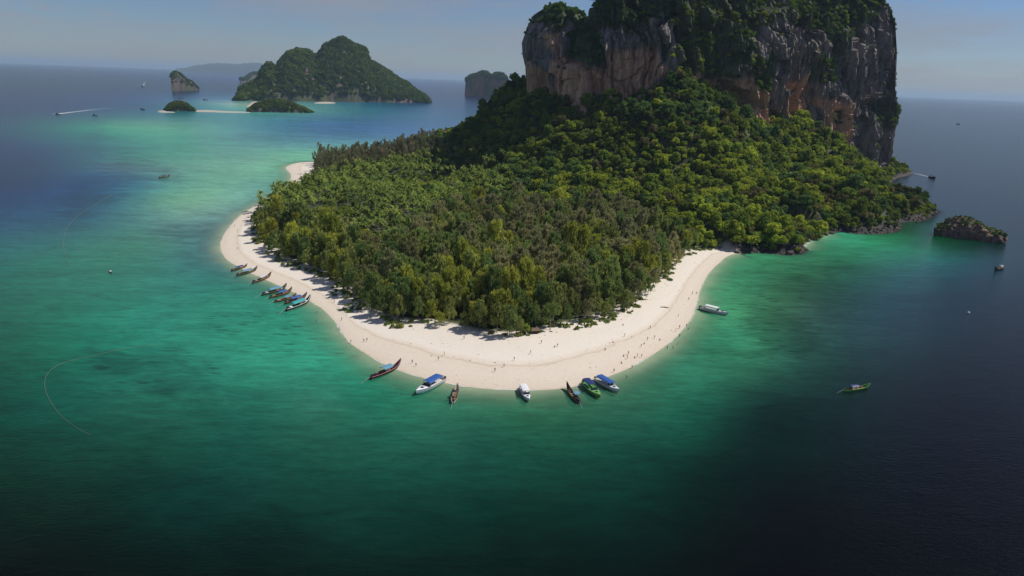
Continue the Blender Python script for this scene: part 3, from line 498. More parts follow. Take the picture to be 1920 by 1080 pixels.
for i in range(len(x)):
    u = rng.uniform(); zo = zone[i]; q = rng.uniform()
    edge = dv[i] < 9
    if zo == 'C':
        if u > .66: continue
        ylw = (760 < px[i] < 1010 and py[i] > 520) or nz2[i] > .5 or (1120 < px[i] < 1260 and py[i] > 480 and nz2[i] > .1)
        if 900 < px[i] < 1300 and py[i] < 520 and not ylw: keys = ['cb1', 'cb2', 'co1', 'cb1', 'cg1']
        elif px[i] < 640: keys = ['cg1', 'cg2', 'co1', 'co2', 'cy1'] if nz2[i] < .3 else ['cy1', 'co1']
        elif ylw: keys = ['cy1', 'cy2', 'co1', 'co2'] if q < .8 else ['cg1']
        else: keys = ['co1', 'co2', 'cg1', 'cg2', 'cb2']
        s = rng.choice([.8, 1.0, 1.25], p=[.35, .4, .25]) * rng.uniform(.85, 1.15) * (.78 if edge else 1)
        items.append(('C', keys[int(rng.integers(len(keys)))], x[i], y[i], z[i], s))
    elif zo == 'P':
        if nz2[i] + nzv[i] > .3 and u < .65: items.append(('B', ['br1', 'br1', 'br2', 'br3'][int(rng.integers(4))], x[i], y[i], z[i], rng.uniform(.9, 1.7)))
        elif u < .62: items.append(('P', ['pa1', 'pa2'][int(rng.integers(2))], x[i], y[i], z[i], rng.uniform(.72, 1.12)))
        elif u < .76: items.append(('J', ['jd1', 'jm1', 'jm2'][int(rng.integers(3))], x[i], y[i], z[i], rng.uniform(.4, .75)))
        elif u < .86: items.append(('B', ['br3', 'br2', 'br3'][int(rng.integers(3))], x[i], y[i], z[i], rng.uniform(.6, 1.2)))
        if edge and u < .5: items.append(('B', 'br3', x[i] + 2, y[i], z[i], 1.4))
    elif zo == 'S':
        if u < .5: items.append(('S', ['sl1', 'sl2'][int(rng.integers(2))], x[i], y[i], z[i], rng.uniform(.55, 1.0)))
        else: items.append(('J', ['jd1', 'jd2', 'jm1'][int(rng.integers(3))], x[i], y[i], z[i], rng.uniform(.55, .9)))
    else:
        if u > (.80 if not edge else .9): continue
        d_ = nz2[i] * .8 + nzv[i] * .7 + rng.normal() * .35 + (.12 if px[i] > 1040 else -.1)
        left = px[i] < 1040
        if left: keys = ['jd1', 'jm1', 'jd2', 'jm2'] if d_ < .3 else ['jm2', 'jb1']
        else: keys = ['jd1', 'jd2'] if d_ < -.45 else ['jm1', 'jm2', 'jr1'] if d_ < .2 else ['jb1', 'jb2', 'jm2']
        s = rng.choice([.6, .8, .95, 1.2, 1.6], p=[.25, .27, .25, .16, .07]) * rng.uniform(.85, 1.15) * (.75 if edge else 1)
        if px[i] > 1640: s *= .72
        items.append(('J', keys[int(rng.integers(len(keys)))], x[i], y[i], z[i] - .8, s))
xb, yb = jitter_grid(-150, 600, 430, 1000, 6.0); kb = invegf(xb, yb, 1.5) & ~inpoly(xb, yb, CLF); xb, yb = xb[kb], yb[kb]; zb2 = ground(xb, yb); kb = zb2 > 6; UNDER = (xb[kb], yb[kb], zb2[kb])
# single trees and bushes that stand clear of the edge
for (qx, qy, key, s, knd) in [(474, 418, 'cg1', .45, 'C'), (487, 432, 'cg2', .5, 'C'), (620, 522, 'cy1', .8, 'C'), (648, 545, 'cg1', .45, 'C'), (686, 568, 'cg2', .6, 'C'), (700, 575, 'co1', .5, 'C'), (735, 590, 'cg1', .42, 'C'), (752, 592, 'co2', .4, 'C'), (955, 632, 'cg2', .85, 'C'), (968, 628, 'co1', .8, 'C'), (985, 626, 'jm1', .6, 'J')]:
    p = atz(qx, qy, 2.2); items.append((knd, key, p[0], p[1], float(ground([p[0]], [p[1]])[0]), s))
xe, ye = jitter_grid(-230, 170, 225, 560, 3.2); de_, _e = segdist(xe, ye, VEG); ie_ = inpoly(xe, ye, VEG); se_, re_ = shore_sd(xe, ye); pe_, qe_, _w3 = project(np.stack([xe, ye, xe * 0 + 2], 1))
cl_ = vnoise(np.stack([xe / 17, ye / 17, xe * 0], 1), 31); ke_ = (re_ < .5) & (se_ > 8) & (((de_ < 5) & ie_ & (cl_ > -.35)) | ((de_ < np.where((pe_ > 600) & (pe_ < 790), 7.5, 4.0)) & ~ie_ & (cl_ > .12)))
for a_, b_ in zip(xe[ke_], ye[ke_]):
    if rng.uniform() < .62: items.append(('E', ['be1', 'be2', 'br3'][int(rng.integers(3))], a_, b_, float(ground([a_], [b_])[0]), rng.uniform(.35, .95)))
names = {'E': ('beach_shrub', 'shrub'), 'C': ('casuarina_tree', 'tree'), 'P': ('palm_tree', 'palm tree'), 'J': ('jungle_tree', 'tree'), 'S': ('tall_slim_tree', 'tree'), 'B': ('leafy_bush', 'bush')}
def lab(k, key, qx, qy):
    if k == 'C':
        tone = {'co': 'olive green', 'cy': 'yellow-green', 'cb': 'brownish green', 'cg': 'dark green'}[key[:2]]
        where = 'left of the grove, above the longtail boats' if qx < 700 else 'in the middle of the grove behind the round beach tip' if qx < 1060 else 'on the right side of the grove beside the curving sand'
        return tone + ' feathery tree ' + where, tone + ' feathery trees, ' + where.split(',')[0]
    if k == 'P': return ('coconut palm with drooping fronds in the plantation behind the left beach', 'coconut palms in the plantation')
    if k == 'J':
        tone = {'jd': 'dark green', 'jm': 'mid green', 'jb': 'bright green', 'jr': 'brownish'}[key[:2]]
        where = 'on the shaded left slope below the cliff' if qx < 1040 else 'on the wooded slope below the cliff, above the right bay'
        return tone + ' round-crowned jungle tree ' + where, tone + ' jungle trees ' + where.split(',')[0]
    if k == 'E': return ('low green shrub on the sand along the ' + ('left' if qx < 700 else 'front' if qx < 1060 else 'right') + ' edge of the grove', 'shrubs along the edge of the grove')
    if k == 'S': return ('tall slim dark tree in the row along the far left shore', 'tall slim trees along the far left shore')
    return ('low leafy bush between the palms behind the left beach', 'bushes between the palms')
for kk in 'CPJSBE':
    it = [q for q in items if q[0] == kk]; P3 = np.array([(q[2], q[3], q[4] + 5) for q in it]); a_, b_, w_ = project(P3)
    vis = (a_ > -10) & (a_ < 1930) & (b_ > -10) & (b_ < 1090)
    if kk == 'J': vis &= inpoly(P3[:, 0], P3[:, 1], [(-300, 200), (620, 200), (620, 1000), (540, 985), (370, 860), (260, 800), (120, 760), (40, 790), (-10, 900), (-300, 1300)])
    order = np.argsort(np.where(vis, w_, 1e9)); lim = 290
    sel = set(order[:lim].tolist()); rest = []
    for j, q in enumerate(it):
        if j in sel:
            lb, gr = lab(kk, q[1], a_[j], b_[j]); tree(names[kk][0], q[1], (q[2], q[3], q[4]), (q[5], q[5], q[5] * rng.uniform(.8, 1.3)), rng.uniform(0, 6.28), lb, gr, names[kk][1])
        else: rest.append(q)
    keys = sorted(set(q[1] for q in it))
    for k2 in keys:
        if k2 not in SRC:   # make sure a source exists
            q = [q for q in rest if q[1] == k2][0]; rest.remove(q); lb, gr = lab(kk, k2, 1200, 300); tree(names[kk][0], k2, (q[2], q[3], q[4]), q[5], 0., lb, gr, names[kk][1])
    if rest:
        nm = {'C': 'casuarina_canopy', 'P': 'palm_canopy', 'J': 'jungle_canopy', 'S': 'slim_tree_canopy', 'B': 'undergrowth', 'E': 'shrub_fringe'}[kk]
        rot = np.zeros((len(rest), 3)); rot[:, 2] = rng.uniform(0, 6.28, len(rest)); rot[:, :2] = rng.normal(size=(len(rest), 2)) * .06
        scatter(nm, [(q[2], q[3], q[4]) for q in rest], [(q[5], q[5], q[5] * rng.uniform(.8, 1.3)) for q in rest], rot, [keys.index(q[1]) for q in rest], [SRC[k2] for k2 in keys],
                {'C': 'feathery tree canopy deep in the grove', 'P': 'palm crowns deep in the plantation', 'J': 'dense jungle canopy covering the slopes below the cliff', 'S': 'dark tree tops along the far left shore', 'B': 'green undergrowth between the palms', 'E': 'low shrubs fringing the grove'}[kk], 'foliage')

_n3 = len(UNDER[0]); _r3 = np.zeros((_n3, 3)); _r3[:, 2] = rng.uniform(0, 6.28, _n3); _kk = ['jd2', 'jm1', 'jm2', 'jb1']
scatter('slope_undergrowth', np.stack([UNDER[0], UNDER[1], UNDER[2] - 2.0], 1), rng.uniform(.45, .75, _n3), _r3, rng.choice(4, _n3, p=[.35, .3, .25, .1]), [SRC[q] for q in _kk], 'low leafy growth filling the gaps between the trees on the slope', 'foliage')
# ------------------------------------------------------------------ limestone cliff
def rockmat(name, base1, base2, orange=(.36, .17, .09), scale=1.0):
    m, t, o = newmat(name); l = t.links.new; geo = N(t, 'ShaderNodeNewGeometry')
    mp = N(t, 'ShaderNodeMapping'); mp.inputs['Scale'].default_value = (.07 * scale, .07 * scale, .014 * scale); l(geo.outputs['Position'], mp.inputs[0])
    n = N(t, 'ShaderNodeTexNoise'); n.inputs['Scale'].default_value = 1.6; n.inputs['Detail'].default_value = 9; n.inputs['Roughness'].default_value = .68; n.inputs['Distortion'].default_value = .5; l(mp.outputs[0], n.inputs[0])
    mp2 = N(t, 'ShaderNodeMapping'); mp2.inputs['Scale'].default_value = (.22 * scale, .22 * scale, .03 * scale); l(geo.outputs['Position'], mp2.inputs[0])
    n2 = N(t, 'ShaderNodeTexNoise'); n2.inputs['Scale'].default_value = 1.5; n2.inputs['Detail'].default_value = 8; n2.inputs['Roughness'].default_value = .7; l(mp2.outputs[0], n2.inputs[0])
    r = N(t, 'ShaderNodeValToRGB'); l(n.outputs[0], r.inputs[0]); e = r.color_ramp.elements; e[0].position = .36; e[0].color = (*[c * .45 for c in base1], 1); e[1].position = .68; e[1].color = (*base2, 1)
    q = e.new(.47); q.color = (*base1, 1); q = e.new(.56); q.color = (*[(a + b) / 2 for a, b in zip(base1, base2)], 1)
    r2 = N(t, 'ShaderNodeMapRange'); l(n2.outputs[0], r2.inputs[0]); r2.inputs[1].default_value = .38; r2.inputs[2].default_value = .62; r2.inputs[3].default_value = .68; r2.inputs[4].default_value = 1.2
    oc = N(t, 'ShaderNodeMix', data_type='RGBA'); oc.inputs[7].default_value = (*orange, 1); l(r.outputs[0], oc.inputs[6])
    a = attr(t, 'orange'); om = N(t, 'ShaderNodeMath', operation='MULTIPLY_ADD'); l(n2.outputs[0], om.inputs[0]); om.inputs[1].default_value = .9; om.inputs[2].default_value = -.45
    oa = N(t, 'ShaderNodeMath', operation='ADD'); l(a, oa.inputs[0]); l(om.outputs[0], oa.inputs[1]); orr = N(t, 'ShaderNodeMapRange'); l(oa.outputs[0], orr.inputs[0]); orr.inputs[1].default_value = .12; orr.inputs[2].default_value = .5; orr.inputs[4].default_value = .93
    l(orr.outputs[0], oc.inputs[0])
    mo = N(t, 'ShaderNodeMath', operation='ADD'); l(attr(t, 'moss'), mo.inputs[0]); l(om.outputs[0], mo.inputs[1]); mor = N(t, 'ShaderNodeMapRange'); l(mo.outputs[0], mor.inputs[0]); mor.inputs[1].default_value = .42; mor.inputs[2].default_value = .62; mor.inputs[4].default_value = .85
    mc = N(t, 'ShaderNodeMix', data_type='RGBA'); mc.inputs[7].default_value = (.06, .085, .03, 1); l(mor.outputs[0], mc.inputs[0]); l(oc.outputs[2], mc.inputs[6])
    sc = N(t, 'ShaderNodeVectorMath', operation='SCALE'); l(mc.outputs[2], sc.inputs[0]); l(r2.outputs[0], sc.inputs['Scale'])
    b = N(t, 'ShaderNodeBsdfPrincipled'); b.inputs['Roughness'].default_value = .92; l(sc.outputs[0], b.inputs[0])
    bp = N(t, 'ShaderNodeBump'); bp.inputs['Strength'].default_value = .9; bp.inputs['Distance'].default_value = 2.2; l(n2.outputs[0], bp.inputs['Height']); l(bp.outputs[0], b.inputs['Normal']); l(b.outputs[0], o.inputs[0]); return m
mat_cliff = rockmat('mat_cliff', (.19, .16, .153), (.33, .27, .25), orange=(.58, .33, .215)); mat_far = rockmat('mat_far_rock', (.075, .063, .06), (.17, .135, .125), scale=.5)
ORA = [[(1036, 88), (1052, 108), (1092, 120), (1130, 128), (1150, 100), (1190, 92), (1240, 105), (1238, 145), (1200, 190), (1110, 215), (1060, 215), (1028, 170)], [(984, 125), (1018, 130), (1016, 170), (984, 170)], [(1012, 62), (1034, 62), (1040, 100), (1022, 108)], [(1295, 140), (1400, 145), (1425, 175), (1430, 230), (1330, 210)], [(1555, 190), (1600, 200), (1590, 270), (1570, 260)], [(1480, 150), (1540, 150), (1530, 205), (1480, 205)]]  # rightmost patch: warm sunlit highlight painted into the rock colour
VEGP = [[(985, -30), (1110, -30), (1100, 30), (1050, 55), (1000, 40)], [(1062, 60), (1090, 30), (1128, 55), (1135, 118), (1095, 128), (1068, 105)], [(1100, -50), (1480, -50), (1470, 20), (1420, 60), (1400, 110), (1372, 152), (1325, 145), (1270, 125), (1255, 100), (1285, 65), (1240, 30), (1190, 55), (1150, 60), (1110, 40)],
        [(1470, -40), (1600, -40), (1660, -10), (1660, 25), (1610, 50), (1580, 90), (1550, 60), (1490, 45)], [(1535, 100), (1568, 110), (1572, 150), (1540, 160)], [(1400, 105), (1440, 105), (1445, 170), (1425, 175)], [(1560, 210), (1575, 205), (1580, 235), (1555, 235)], [(1640, 205), (1690, 195), (1690, 240), (1655, 235)]]
def polyline(P, step, closed=True):
    out = []; n = len(P)
    for i in range(n if closed else n - 1):
        a = np.array(P[i][:2], float); b = np.array(P[(i + 1) % n][:2], float); st = step(i) if callable(step) else step
        k = max(1, int(np.linalg.norm(b - a) / st))
        for j in range(k): out.append(a + (b - a) * j / k)
    return np.array(out)
def massif(name, foot, top, zb, step, rows, disp, seed, lean, label, roofrings=26):
    Pp = polyline(catmull([(a, b, 0) for a, b in foot], 6), step); n = len(Pp)
    T = np.roll(Pp, -2, 0) - np.roll(Pp, 2, 0); T /= np.linalg.norm(T, axis=1)[:, None]; Nn = np.stack([T[:, 1], -T[:, 0]], 1)
    cen = Pp.mean(0)
    if ((Pp - cen) * Nn).sum() < 0: Nn = -Nn
    zs = np.concatenate([np.linspace(zb, top, rows)]); V = []
    for zz in zs:
        f = (zz - zb) / (top - zb); X = Pp + Nn * lean(f, zz); V.append(np.concatenate([X, np.full((n, 1), zz)], 1))
    last = V[-1]
    for k in range(1, roofrings):
        f = k / (roofrings - 1); q = last.copy(); q[:, :2] = cen + (last[:, :2] - cen) * (1 - f * .97); q[:, 2] = top + 13 * math.sin(min(1, f * 1.6) * math.pi / 2); V.append(q)
    V = np.concatenate(V, 0); nr = rows + roofrings - 1; NN = np.tile(Nn, (nr, 1)); Pq = V.copy(); ridx = np.repeat(np.arange(nr), n); roof = np.clip((ridx - rows) / 6, 0, 1)
    a = fbm(Pq * np.array([.018, .018, .006]), 3, seed); b = np.abs(fbm(Pq * np.array([.055, .055, .011]) + 7, 3, seed + 5)); c = fbm(Pq * np.array([.17, .17, .06]), 4, seed + 9, .6)
    led = fbm(Pq * np.array([.012, .012, .045]) + 3, 2, seed + 13); vert = np.abs(fbm(Pq * np.array([.14, .14, .012]) + 11, 2, seed + 17))
    bb = np.abs(fbm(Pq * np.array([.026, .026, .007]) + 31, 3, seed + 31)); big = fbm(Pq * np.array([.009, .009, .004]) + 5, 2, seed + 33)
    per = np.tile(np.concatenate([[0], np.cumsum(np.linalg.norm(np.diff(Pp, axis=0), axis=1))]), nr)
    def slab(wd_, ht, amp, sd_, slant=0.0, wob=.35, sharp=.16):
        q = per / wd_ + wob * fbm(Pq * np.array([.03, .03, .02]) + sd_, 3, seed + sd_) * 3 + slant * Pq[:, 2] / wd_; ci = np.floor(q); fr_ = q - ci
        def hv(c):
            hz = np.floor(Pq[:, 2] / ht + 3 * vnoise(np.stack([c * 7.3 + .5, c * 0 + sd_, c * 0], 1), sd_) + .5 * a); zz_ = Pq[:, 2] / ht
            return vnoise(np.stack([c * 3.7 + .37, hz * 2.9 + .41, c * 0 + sd_ + .3], 1), sd_ + 3)
        h0 = hv(ci); h1 = hv(ci + 1); t_ = sstep(1 - sharp, 1, fr_); edge = np.exp(-((fr_ - (1 - sharp * .5)) / (sharp * .6)) ** 2)
        return amp * (h0 * (1 - t_) + h1 * t_ - .35 * edge)
    bl = slab(26, 70, 17, 2, .25, .5) + slab(9.5, 38, 7.5, 5, .18, .4, .2) + slab(4.2, 22, 3.4, 8, .1, .3, .25)
    dsp = disp * (big * 18 + a * 9 - np.clip(.16 - bb, 0, 1) * 60 + bl + c * 2.6 + np.clip(led, -.25, .25) * 7)
    px, py, _ = project(Pq)
    om = np.zeros(len(V))
    for pl in ORA:
        cx = np.mean([q[0] for q in pl]); cy = np.mean([q[1] for q in pl]); d, _ = segdist(px, py, pl); ins = inpoly(px, py, pl); om = np.maximum(om, np.clip(.42 + np.where(ins, d, -d) / 34 + .5 * vnoise(Pq / 14, 77), 0, 1) * (NN[:, 1] < .3) * (np.where(ins, 1, d < 14)))
    dsp -= om * 5 * disp
    V[:, :2] += NN * (dsp * (1 - roof * .7))[:, None]
    px2, py2, w2 = project(V)
    if name == 'limestone_cliff':
        lim = np.interp(py2, [-200, -60, 0, 50, 100, 170, 195, 212, 235, 260, 310], [1560, 1630, 1664, 1679, 1682, 1679, 1684, 1688, 1683, 1679, 1674]); ex = px2 - lim
        V[:, 0] -= np.where(ex > -14, (ex + 14) - 14 * (1 - np.exp(-np.maximum(ex + 14, 0) / 14)), 0) * w2 / FPX
    else:
        lim = np.interp(py2, [-20, 0, 8, 20, 50, 80, 105, 125, 160], [1040, 1018, 1008, 1001, 988, 978, 980, 985, 986]); ex = lim - px2
        V[:, 0] += np.where(ex > -8, (ex + 8) - 8 * (1 - np.exp(-np.maximum(ex + 8, 0) / 8)), 0) * w2 / FPX
    V[:, 2] += roof * fbm(Pq / 22, 3, seed + 20) * 10
    Fc = grid_faces(nr, n, True)
    me = mesh_np(name, V, Fc, mat_cliff, False); fattr(me, 'orange', om)
    mo = np.zeros(len(V))
    for pl in VEGP:
        d, _ = segdist(px, py, pl); mo = np.maximum(mo, np.clip(.5 + np.where(inpoly(px, py, pl), d, -d) / 40, 0, 1))
    fattr(me, 'moss', np.clip(mo * .8 + .55 * fbm(Pq * np.array([.05, .05, .025]), 3, 55) + .1, 0, 1))
    # outward orientation
    if me.polygons[len(me.polygons) // 4].normal.to_2d().dot(Vector(Nn[(len(me.polygons) // 4) % n])) < 0: me.flip_normals()
    ob = link(name, me); tag(ob, label, kind='structure'); nv = np.zeros(len(V) * 3, np.float32); me.vertices.foreach_get('normal', nv)
    return V, nv.reshape(-1, 3), NN
front = set(range(0, 13))
lean_main = lambda f, zz: (4 * math.sin(math.pi * min(1, f * 1.3)) - (max(0, f - .62) ** 2) * 190)
MV, MN, _ = massif('limestone_cliff', CLF[1:][:0] + [(86, 880), (76, 840), (66, 806), (82, 784)] + CLF[4:17] + [(110, 1030), (94, 940)], 224, -4, lambda i: 1.15 if i < 84 else 8, 210, 1.0, 3, lean_main, 'sheer grey and orange limestone cliff towering over the wooded slope')
KN = [(2, 878), (12, 838), (34, 812), (58, 806), (78, 822), (84, 850), (74, 885), (45, 905), (15, 905)]
lean_knob = lambda f, zz: 5 * math.sin(math.pi * np.clip((zz - 100) / 90, 0, 1)) - (max(0, zz - 150) / 33) ** 2 * 13
KV, KNn, _ = massif('limestone_tower', KN, 181, 20, 1.4, 130, .55, 40, lean_knob, 'narrower limestone tower with a bushy rounded top at the left end of the cliff', 14)
def cliff_bushes(V, Nv, n, seed, name, label, base_p):
    g = np.random.default_rng(seed); px, py, w = project(V); vis = (V[:, 1] < 1015) & (px > 900) & (px < 1720) & (py > -140) & (py < 340)
    p = np.full(len(V), base_p); inv = np.zeros(len(V), bool)
    for pl in VEGP: inv |= inpoly(px, py, pl)
    nn = vnoise(V / 11, seed) ; nb = vnoise(V * np.array([.05, .05, .02]), seed + 1)
    p = np.where(inv, .55 + .5 * nb, base_p * (nn > .25)); p = np.where(Nv[:, 2] > .35, np.maximum(p, .35), p); p = np.where(V[:, 2] > 212, np.maximum(p, .35), p)
    om = np.zeros(len(V), bool)
    for pl in ORA[:3]: om |= inpoly(px, py, pl)
    p = np.where(om, p * .05, p); ground_ok = V[:, 2] > 5
    wgt = np.where(vis & ground_ok, np.clip(p, 0, 1), 0); k = g.choice(len(V), n, replace=False, p=wgt / wgt.sum())
    pts = V[k] + Nv[k] * .3 - np.array([0, 0, 2.0]); sc = g.uniform(.18, .8, n) ** 1.2 * np.where(inv[k], 1.1, .6)
    br = (px[k] > 1240) & (px[k] < 1480) & (py[k] > 20) & (g.uniform(size=n) < .45) | (g.uniform(size=n) < .08)
    keys = ['jd1', 'jd2', 'jm1', 'jb1', 'jm2']; idx = np.where(br, g.integers(2, 5, n), g.integers(0, 3, n)); idx = np.where(px[k] < 1200, g.integers(0, 2, n), idx)
    rot = np.zeros((n, 3)); rot[:, 2] = g.uniform(0, 6.28, n); scatter(name, pts, sc, rot, idx, [SRC[q] for q in keys], label, 'foliage')
cliff_bushes(MV, MN, 6500, 5, 'cliff_bushes', 'bushes and creepers clinging to ledges and top of the tall cliff', .05)
cliff_bushes(KV, KNn, 900, 6, 'tower_bushes', 'bushes covering the top and ledges of the left limestone tower', .10)

# ------------------------------------------------------------------ islets and far islands
for key in ('fa1', 'fa2'): pass
def islet(name, Lp, Rp, depth, tops, label, nu=120, nv=40, pw=2.2, steep=1.0, rough=1.0, ora=0.0, mat=None, seed=0, mid=.5, kind='structure', under=0.0, off=0.0):
    A = atz(*Lp); B = atz(*Rp); ax = (B - A)[:2]; Ln = np.linalg.norm(ax); ax /= Ln; nrm = (A + B)[:2] / 2; nrm = nrm / np.linalg.norm(nrm)
    # screen x of a point on the centre line
    us = np.linspace(0, 1, 200); C = A[:2][None] + ax[None] * (us * Ln)[:, None] + nrm[None] * depth * mid
    # shape ends of the ridge follow the front edge
    hh = []
    tx = [q[0] for q in tops]; ty = [q[1] for q in tops]
    for c in C:
        lo = project(np.array([[c[0], c[1], 0.]])); X = lo[0][0]; f = (X - tx[0]) / (tx[-1] - tx[0]); yy = np.interp(X, tx, ty)
        hh.append(max(0.0, atD(X, yy, c[1])[2] - off))
    hh = np.array(hh); U = np.linspace(0, 1, nu); Vv = np.linspace(-1, 1, nv); UU, VV = np.meshgrid(U, Vv, indexing='ij'); u = UU.ravel(); v = VV.ravel()
    wdt = np.clip(1 - np.abs(2 * u - 1) ** 3.2, .02, 1) ** .5
    bx_ = A[0] + ax[0] * u * Ln; by_ = A[1] + ax[1] * u * Ln; bl_ = np.hypot(bx_, by_); off_ = depth * (.5 * wdt + .5 * v * wdt) * (1 if mid else 0); X = bx_ * (1 + off_ / bl_); Y = by_ * (1 + off_ / bl_)
    g = np.clip(1 - np.abs(v) ** pw, 0, 1) ** (.5 * steep); px_, py_, w_ = project(np.stack([X, Y, X * 0], 1)); dd = CR[None] * ((px_ - 960) / FPX)[:, None] - CU[None] * ((np.interp(px_, tx, ty) - 540) / FPX)[:, None] - CB[None]; H = np.clip(CH + dd[:, 2] * Y / dd[:, 1] - off, 0, None); e_ = np.clip(np.minimum(u, 1 - u) * 40, 0, 1)
    P = np.stack([X, Y, X * 0], 1); s = Ln / 30; Z = H * g * e_; mx = H.max()
    Z += rough * mx * .14 * fbm(P / (Ln / 7), 4, seed) * np.clip(g * 1.2, 0, 1) * e_; Z = np.maximum(Z, 0) - 1.5 * (1 - g)
    if under:
        c0 = np.array([X.mean(), Y.mean()]); k = 1 - under * np.exp(-np.maximum(Z, 0) / 1.6); X = c0[0] + (X - c0[0]) * k; Y = c0[1] + (Y - c0[1]) * k
    Vt = np.stack([X, Y, Z], 1); Vt[:, :2] += (rough * Ln * .012) * np.stack([vnoise(np.stack([X, Y, Z * 1.5], 1) / (Ln / 22), seed + 3), vnoise(np.stack([X, Y, Z * 1.5], 1) / (Ln / 22), seed + 4)], 1)
    me = mesh_np(name, Vt, grid_faces(nu, nv), mat or mat_far); fattr(me, 'orange', np.full(len(Vt), ora)); fattr(me, 'moss', np.clip(.45 + .5 * fbm(Vt / (Ln / 9), 3, 56), 0, 1))
    if me.polygons[(nu // 2) * (nv - 1) + nv // 2].normal.z < 0: me.flip_normals()
    ob = link(name, me); tag(ob, label, kind=kind); nn = np.zeros(len(Vt) * 3, np.float32); me.vertices.foreach_get('normal', nn); return Vt, nn.reshape(-1, 3), Ln, ob
# two bushes kept as sources for the far canopies stand on the nearest islet
nearV, nearN, Ln, nearO = islet('rock_islet', (1748, 441), (1889, 458), 34, [(1748, 432), (1753, 420), (1775, 411), (1800, 409), (1812, 410), (1825, 418), (1850, 424), (1868, 434), (1884, 444), (1889, 455)], 'dark rocky islet with scrubby green top beside the right headland', 220, 100, 3.0, .8, 1.9, .25, rockmat('mat_near_rock', (.11, .085, .09), (.30, .22, .21), scale=2.2), 90, .5, under=.05, off=1.0)
def islet_bush(V, Nv, n, smin, smax, name, label, seed, keys, minz, nz_min=.3, bias=None, srcs=None):
    g = np.random.default_rng(seed); ok = (V[:, 2] > minz) & (Nv[:, 2] > nz_min)
    if bias is not None: ok &= bias(V)
    k = g.choice(np.nonzero(ok)[0], min(n, ok.sum()), replace=False); rot = np.zeros((len(k), 3)); rot[:, 2] = g.uniform(0, 6.28, len(k))
    s = g.uniform(smin, smax, len(k)); scatter(name, V[k] - np.array([0, 0, .3]) * s[:, None] * 3 + g.normal(size=(len(k), 3)) * np.array([1, 1, 0]) * s.mean(), s, rot, g.choice(len(keys), len(k)), srcs or [SRC[q] for q in keys], label, 'foliage')
islet_bush(nearV, nearN, 1100, .10, .28, 'islet_scrub', 'green scrub on top of the near rocky islet', 3, ['br1', 'br2', 'br3', 'jd1'], 5, .45)
bigV, bigN, Ln, _ = islet('big_island', (440, 189), (806, 193), 650, [(440, 186), (450, 168), (470, 153), (487, 144), (500, 121), (509, 114), (520, 124), (530, 108), (545, 92), (560, 89), (580, 92), (593, 106), (602, 102), (612, 88), (628, 80), (645, 72), (665, 80), (686, 86), (694, 108), (715, 121), (745, 143), (775, 161), (800, 178), (806, 188)],
      'large hilly island covered in dark green forest in the distance', 200, 90, 1.7, 1.1, .55, .1, None, 5, .5, off=8)
lowV, lowN, _, _ = islet('low_island', (465, 210), (592, 212), 110, [(465, 206), (480, 194), (500, 188), (525, 185), (550, 192), (575, 204), (592, 211)], 'low wooded islet in front of the large distant island', 90, 40, 2.2, 1, .6, .1, None, 6, .5, off=4)
isV, isN, _, _ = islet('round_islet', (308, 208), (368, 209), 70, [(308, 205), (320, 193), (335, 189), (350, 192), (362, 202), (368, 208)], 'small rounded wooded islet at the left end of the sandbar', 70, 36, 2.4, 1, .6, .1, None, 7, .5, off=4)
rkV, rkN, _, _ = islet('rock_stack', (322, 171), (374, 170), 130, [(321, 150), (321, 141), (332, 134), (342, 137), (350, 146), (362, 153), (371, 161), (375, 168)], 'steep dark rock stack standing in the sea at far left', 90, 44, 4, .7, .7, .0, None, 8, .5, off=3)
bhV, bhN, _, _ = islet('distant_stack', (450, 156), (493, 154), 350, [(450, 149), (456, 148), (465, 146), (473, 138), (480, 136), (486, 138), (490, 146), (494, 150)], 'hazy rock stacks peeping out behind the left flank of the large distant island', 80, 30, 3, .8, 1.0, .1, None, 9, .5)
rsV, rsN, _, _ = islet('sheer_islet', (871, 179), (955, 183), 260, [(870, 160), (873, 149), (880, 143), (893, 138), (903, 134), (912, 136), (920, 142), (928, 138), (940, 139), (948, 145), (953, 155), (956, 168)], 'sheer walled pinkish grey rock islet in the sea beside the cliff', 110, 60, 5, .5, .5, .45, None, 10, .5, off=5)
# source crowns for the far canopies: two trees in the far bay of the big island
pz = bigV[np.argmax(bigV[:, 2])]
tree('summit_tree', 'fa1', (pz[0], pz[1], pz[2] - 2), 1.6, 0.3, 'dark tree crowning the highest summit of the large distant island', None); pz = lowV[np.argmax(lowV[:, 2])]
tree('islet_tree', 'fa2', (pz[0], pz[1], pz[2] - 2), 1.1, 0.3, 'highest tree on the low wooded islet before the large distant island', None)
islet_bush(bigV, bigN, 7500, 1.3, 2.7, 'big_island_forest', 'dark green forest covering the large distant island', 4, ['fa1', 'fa1', 'fa2'], .3, -.5)
islet_bush(lowV, lowN, 900, .8, 1.4, 'low_island_forest', 'forest covering the low islet before the large distant island', 5, ['fa1', 'fa2'], .5, .15)
islet_bush(isV, isN, 500, .7, 1.2, 'round_islet_forest', 'forest covering the small rounded islet', 6, ['fa1', 'fa2'], .5, .15)
islet_bush(rkV, rkN, 700, .6, 1.5, 'stack_scrub', 'scrub on the steep dark rock stack at far left', 7, ['fa1', 'fa1'], 8, .05)
islet_bush(bhV, bhN, 500, 1.8, 3.4, 'distant_stack_scrub', 'scrub on the hazy rock stacks behind the large distant island', 8, ['fa1', 'fa1'], 10, .2)
islet_bush(rsV, rsN, 700, 1.8, 3.4, 'sheer_islet_scrub', 'scrub on top of the sheer pinkish islet', 9, ['fa1', 'fa1'], 40, .5)
mat_hill = paint('mat_far_hill', (.05, .07, .06), .95, .2, .0005)
